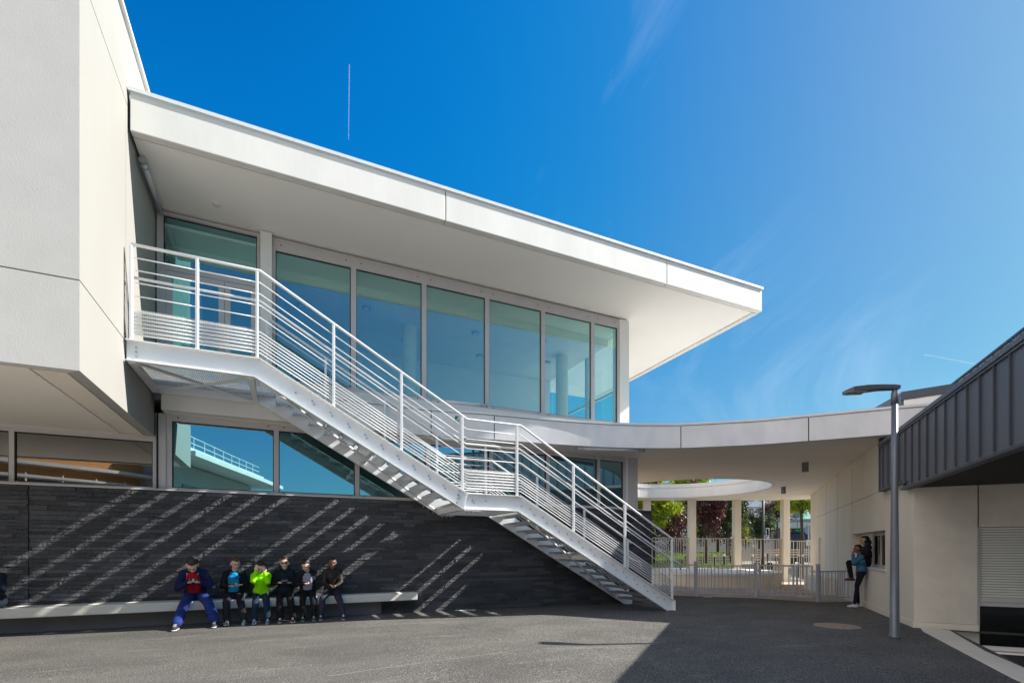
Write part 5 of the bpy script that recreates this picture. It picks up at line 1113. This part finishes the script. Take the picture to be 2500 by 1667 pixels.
for i in range(6):
    c0 = s0 + .8 + i * 1.35; o = MB().obox(a, u, v, ZU, c0, c0 + 1.1, -.64, -.605, .1, 2.7).build('window', mat('rink_glass', (.02, .03, .04), .1), rk)
    if i in (3,): MB().obox(a, u, v, ZU, c0 + .2, c0 + .35, -.66, -.645, .1, 2.7).build('window_post', mat('ochre', (.4, .2, .03), .6), o)
    if i in (1, 5): MB().obox(a, u, v, ZU, c0 + .5, c0 + .62, -.66, -.645, .1, 2.7).build('window_post', mat('blue_post', (.02, .09, .2), .6), o)
MB().obox(a, u, v, ZU, s0 + .35, s0 + .95, -.68, -.66, 1.2, 2.1).build('poster', mat('poster_pink', (.42, .22, .30), .6, .8, 4, col2=(.1, .05, .1)), rk)
def sign(txt, uc, m_, size):
    x, y = at(uc, 0, 55); c = Vector((x, y, 0)) - v * .94
    Mx = Matrix((tuple(u) + (0,), (0, 0, 1, 0), tuple(-v) + (0,), (0, 0, 0, 1))).transposed()
    Mx = Matrix(((u.x, 0, -v.x, c.x), (u.y, 0, -v.y, c.y), (0, 1, 0, 3.29), (0, 0, 0, 1))); textmesh('lettering', txt, size, Mx, m_, rk, .02)
sign('PATINOIRE', 1902, mat('letter_red', (.7, .02, .06), .5), .37); sign('MUNICIPALE', 1953, mat('letter_green', (.02, .45, .14), .5), .37)
# grey garden wall behind the trees
a, b_, u, v, L = facing(1500, 1850, 48, 0, 0); tag(MB().obox(a, u, v, ZU, 0, L, 0, .3, -.5, 2.9).build('garden_wall', CW), 'grey concrete garden wall behind the tree trunks', 'wall')
# black lamp post with small notice, road sign with board
x, y = at(1863, 0, 29); lp = thing('black_lamp_post', 'tall black lamp post with a small white notice beyond the tall fence', 'lamp post', (x, y, -.35)); BP = mat('black_paint', (.012, .013, .018), .4)
MB().lathe((x, y, -.35), [(.13, 0), (.12, 1.0), (.075, 1.3), (.06, 6.5)], 16).build('pole', BP, lp, smooth=True); MB().obox((x, y, 6.2), (.9, -.4, 0), (.4, .9, 0), ZU, -.2, .9, -.12, .12, -.05, .05).build('lamp_head', BP, lp)
u = Vector((.9083, -.4183, 0)); v = Vector((.4183, .9083, 0)); o_ = Vector((x, y, 0))
nb_ = MB().obox(o_, u, v, ZU, -.02, .28, -.16, -.14, 1.93, 2.2).build('notice', mat('notice_white', (.6, .62, .66), .5), lp)
q = MB(); c_ = o_ + v * -.165; q.add([tuple(c_ + u * .0 + Vector((0, 0, 1.95))), tuple(c_ + u * .26 + Vector((0, 0, 2.18))), tuple(c_ + u * .0 + Vector((0, 0, 2.18)))], [(0, 1, 2)]); q.build('notice_mark', mat('notice_blue', (.12, .2, .38), .5), nb_)
q = MB(); q.tube([o_ + u * .1 + v * -.15 + Vector((0, 0, 2.2)), o_ + u * .1 + v * -.15 + Vector((0, 0, 2.62)), o_ + u * .27 + v * -.15 + Vector((0, 0, 2.62)), o_ + u * .27 + v * -.15 + Vector((0, 0, 2.2))], .012, 6); q.build('notice_bracket', METAL_W, lp)
x, y = at(1974, 0, 31); sg = thing('road_sign', 'round road sign seen edge-on above a white rectangular board', 'road sign', (x, y, -.35)); o_ = Vector((x, y, 0))
MB().lathe((x, y, -.35), [(.04, 0), (.04, 3.3)], 10).build('pole', GALV, sg)
q = MB(); N = 24; dz = Vector((.85, -.35, 0)).normalized(); e = Vector((.2, .98, 0)).normalized(); V = []
for k in range(N):
    t_ = 2 * math.pi * k / N; c0 = o_ + Vector((0, 0, 2.62)) + (e * math.cos(t_) + Vector((0, 0, 1)) * math.sin(t_)) * .3
    V += [tuple(c0 + dz * -.02), tuple(c0 + dz * .0)]
q.add(V, [tuple(range(0, 2 * N, 2)), tuple(range(1, 2 * N, 2))[::-1]] + [(2 * k, 2 * k + 1, (2 * k + 3) % (2 * N), (2 * k + 2) % (2 * N)) for k in range(N)]); q.build('disc', mat('sign_blue_grey', (.22, .30, .42), .35), sg)
bd = MB().obox(o_, u, v, ZU, -.2, .45, -.07, -.045, 1.62, 1.98).build('board', mat('notice_white', (.6, .62, .66), .5), sg)
q = MB(); 
for z_, a_, b2 in ((1.84, .08, .16), (1.76, .0, .34), (1.90, -.12, .36)): q.obox(o_, u, v, ZU, a_, b2, -.078, -.071, z_ - .012, z_ + .012)
q.build('board_lines', mat('notice_ink', (.03, .04, .08), .5), bd)
# bollards
BL = [(1744, 28.5), (1837, 28.7), (1866, 29.8), (1895, 30), (1951, 30.5), (1961, 28.8), (1768, 30), (1700, 30)]
first = None
blabs = ['black bollard with white cap in front of the lawn, left of the third column', 'black bollard with white cap between the third column and black lamp post', 'black bollard close beside the black lamp post', 'black bollard just left of the fourth column', 'shorter black bollard with blue-white cap right of the fourth column', 'taller black bollard with pale blue cap nearest the beige wall', 'black bollard in front of the dark green tree', 'black bollard in front of the purple-red tree']
for (u_0, d), lab in zip(BL, blabs):
    x, y = at(u_0, 0, d)
    if first is None:
        first = thing('bollard', lab, 'bollard', (x, y, -.34), 0, 'bollards along the street')
        MB().lathe((x, y, -.34), [(.06, 0), (.05, .1), (.045, 1.25), (.05, 1.3)], 14).build('post', BP, first); MB().lathe((x, y, .965), [(.055, 0), (.06, .04), (.045, .12), (.01, .14)], 14).build('cap', mat('cap_white', (.65, .70, .74), .5), first, smooth=True)
    else: dup(first, (x, y, -.34), None, lab)
# slatted street benches
SLAT = mat('bench_wood_pale', (.55, .44, .34), .7, .15, 5)
def park_bench(uc, d, L, z0, lab):
    x, y = at(uc, 0, d); t_ = thing('park_bench', lab, 'bench', (x, y, z0), 0, 'slatted street benches'); o_ = Vector((x, y, z0)); u = Vector((.95, -.31, 0)).normalized(); v = Vector((-u.y, u.x, 0))
    for nm, zs, yo, tilt in (('seat', [.45] * 4, [-.22, -.1, .02, .14], 0), ('backrest', [.62, .78, .94], [.24, .27, .3], 1)):
        q = MB()
        for z_, y_ in zip(zs, yo): q.obox(o_, u, v, ZU, -L / 2, L / 2, y_, y_ + (.09 if not tilt else .03), z_ - (.015 if not tilt else .05), z_ + (.015 if not tilt else .05))
        q.build(nm, SLAT, t_)
    for s_ in (-L / 2 + .15, L / 2 - .15): q = MB(); q.obox(o_, u, v, ZU, s_ - .03, s_ + .03, -.2, .22, 0, .43).obox(o_, u, v, ZU, s_ - .03, s_ + .03, .22, .34, 0, 1.0); q.build('leg', BP, t_)
park_bench(1838, 31, 2.6, .12, 'pale slatted bench between the third column and the black lamp post'); park_bench(1893, 33, 2.8, .42, 'pale slatted bench left of the fourth column'); park_bench(1950, 34, 2.8, .42, 'pale slatted bench right of the fourth column'); park_bench(1735, 30.5, 3.2, .0, 'pale slatted bench in front of the lawn')
a, b_, u, v, L = facing(1800, 2060, 32.5, 0, 0); tag(MB().obox(a, u, v, ZU, 0, L, 0, 8, -.5, .42).build('pavement', mat('pavement_pale', (.45, .41, .36), .9, .15, 1)), kind='structure')

# ------------------------------------------------------------------ neighbours behind the camera that the panes mirror
nb = thing('opposite_school_building', 'pale school building with roof railing mirrored in the lower windows', 'building', (-5, -10, 0))
Pa = Vector((-3.5, -4.0, 0)); Pb = Vector((-.2, -15.4, 0)); u = (Pb - Pa).normalized(); v = Vector((u.y, -u.x, 0)); L = (Pb - Pa).length
MB().obox(Pa, u, v, ZU, 0, L - 1.2, 1.5, 9, -.3, 5.6).build('wall', mat('far_wall_grey', (.50, .49, .45), .85, .1, 1), nb)
MB().obox(Pa, u, v, ZU, -.5, L - 1.5, .6, 9, 5.9, 6.2).build('fascia', FASCIA, nb); MB().obox(Pa, u, v, ZU, -.5, L + .6, 0, 9, 5.65, 5.88).build('roof_edge', FASCIA, nb)
q = MB()
for i in range(9): p = Pa + u * (L * .85 * i / 9) + v * .8; q.tube([(p.x, p.y, 6.2), (p.x, p.y, 6.8)], .02, 6)
for z_ in (6.5, 6.8): q.tube([tuple(Pa + v * .8 + Vector((0, 0, z_))), tuple(Pa + u * L * .85 + v * .8 + Vector((0, 0, z_)))], .02, 6)
q.build('roof_railing', METAL_W, nb)
for s_ in (1.5, 5, 8.5): MB().obox(Pa, u, v, ZU, s_, s_ + 2, 1.46, 1.5, 1, 4.6).build('window', GLW, nb)
tb = thing('timber_clad_building', 'curved timber-clad building with white balcony bands mirrored in the left ribbon window', 'building', (-12, -3, 0))
arc = catmull([(-18, .2), (-14, .0), (-11, -1.1), (-8.6, -2.3), (-6.6, -3.9), (-5.2, -6.2), (-4.6, -9)], 5)
for z0_, z1_, m_, nm, of in ((-.3, 3.55, TIMBER, 'wall', 0), (3.56, 3.70, FASCIA, 'balcony_band', -.5), (3.71, 4.12, GLW, 'window_band', .2), (4.13, 4.22, FASCIA, 'balcony_band', -.5), (4.23, 4.60, TIMBER, 'wall', 0), (4.61, 4.74, FASCIA, 'balcony_band', -.6), (4.75, 6.2, TIMBER, 'wall', -.1), (6.21, 6.5, FASCIA, 'roof_band', -.3)):
    q = MB(); ribbon(q, arc[::-1], of, .6, z0_, z1_); q.build(nm, m_, tb)
q = MB(); N_ = normals(arc[::-1])
for p, nn in list(zip(arc[::-1], N_))[::2]: c = Vector(p) + nn * -.45; q.tube([(c.x, c.y, 3.7), (c.x, c.y, 4.3)], .03, 6)
q.build('balcony_posts', METAL_W, tb)

# ------------------------------------------------------------------ contrails (real ice trails far up)
CT = bpy.data.materials.new('contrail_ice'); CT.use_nodes = True; n = CT.node_tree.nodes; l = CT.node_tree.links; n.remove(n['Principled BSDF'])
df = n.new('ShaderNodeBsdfTranslucent'); df.inputs['Color'].default_value = (1, 1, 1, 1); d2 = n.new('ShaderNodeBsdfDiffuse'); d2.inputs['Color'].default_value = (1, 1, 1, 1); m1 = n.new('ShaderNodeMixShader'); l.new(df.outputs[0], m1.inputs[1]); l.new(d2.outputs[0], m1.inputs[2]); tr = n.new('ShaderNodeBsdfTransparent'); m2 = n.new('ShaderNodeMixShader'); m2.inputs['Fac'].default_value = .10; l.new(tr.outputs[0], m2.inputs[1]); l.new(m1.outputs[0], m2.inputs[2]); l.new(m2.outputs[0], n['Material Output'].inputs['Surface'])
def trail(u0, d0, u1, d1, z, r0, r1, lab):
    a = Vector((*at(u0, 0, d0), z)); b_ = Vector((*at(u1, 0, d1), z)); q = MB(); q.tube([a.lerp(b_, i / 6) for i in range(7)], [r0 + (r1 - r0) * i / 6 for i in range(7)], 8); tag(q.build('contrail', CT, smooth=True), lab, 'contrail')
trail(851, 4000, 853, 3380, 3300, 2.4, 3.4, 'thin vertical white contrail high above the roof at the left of the sky')
trail(2258, 8413, 2420, 9000, 3300, 9, 14, 'short slanting contrail low in the sky above the upper zinc roof')
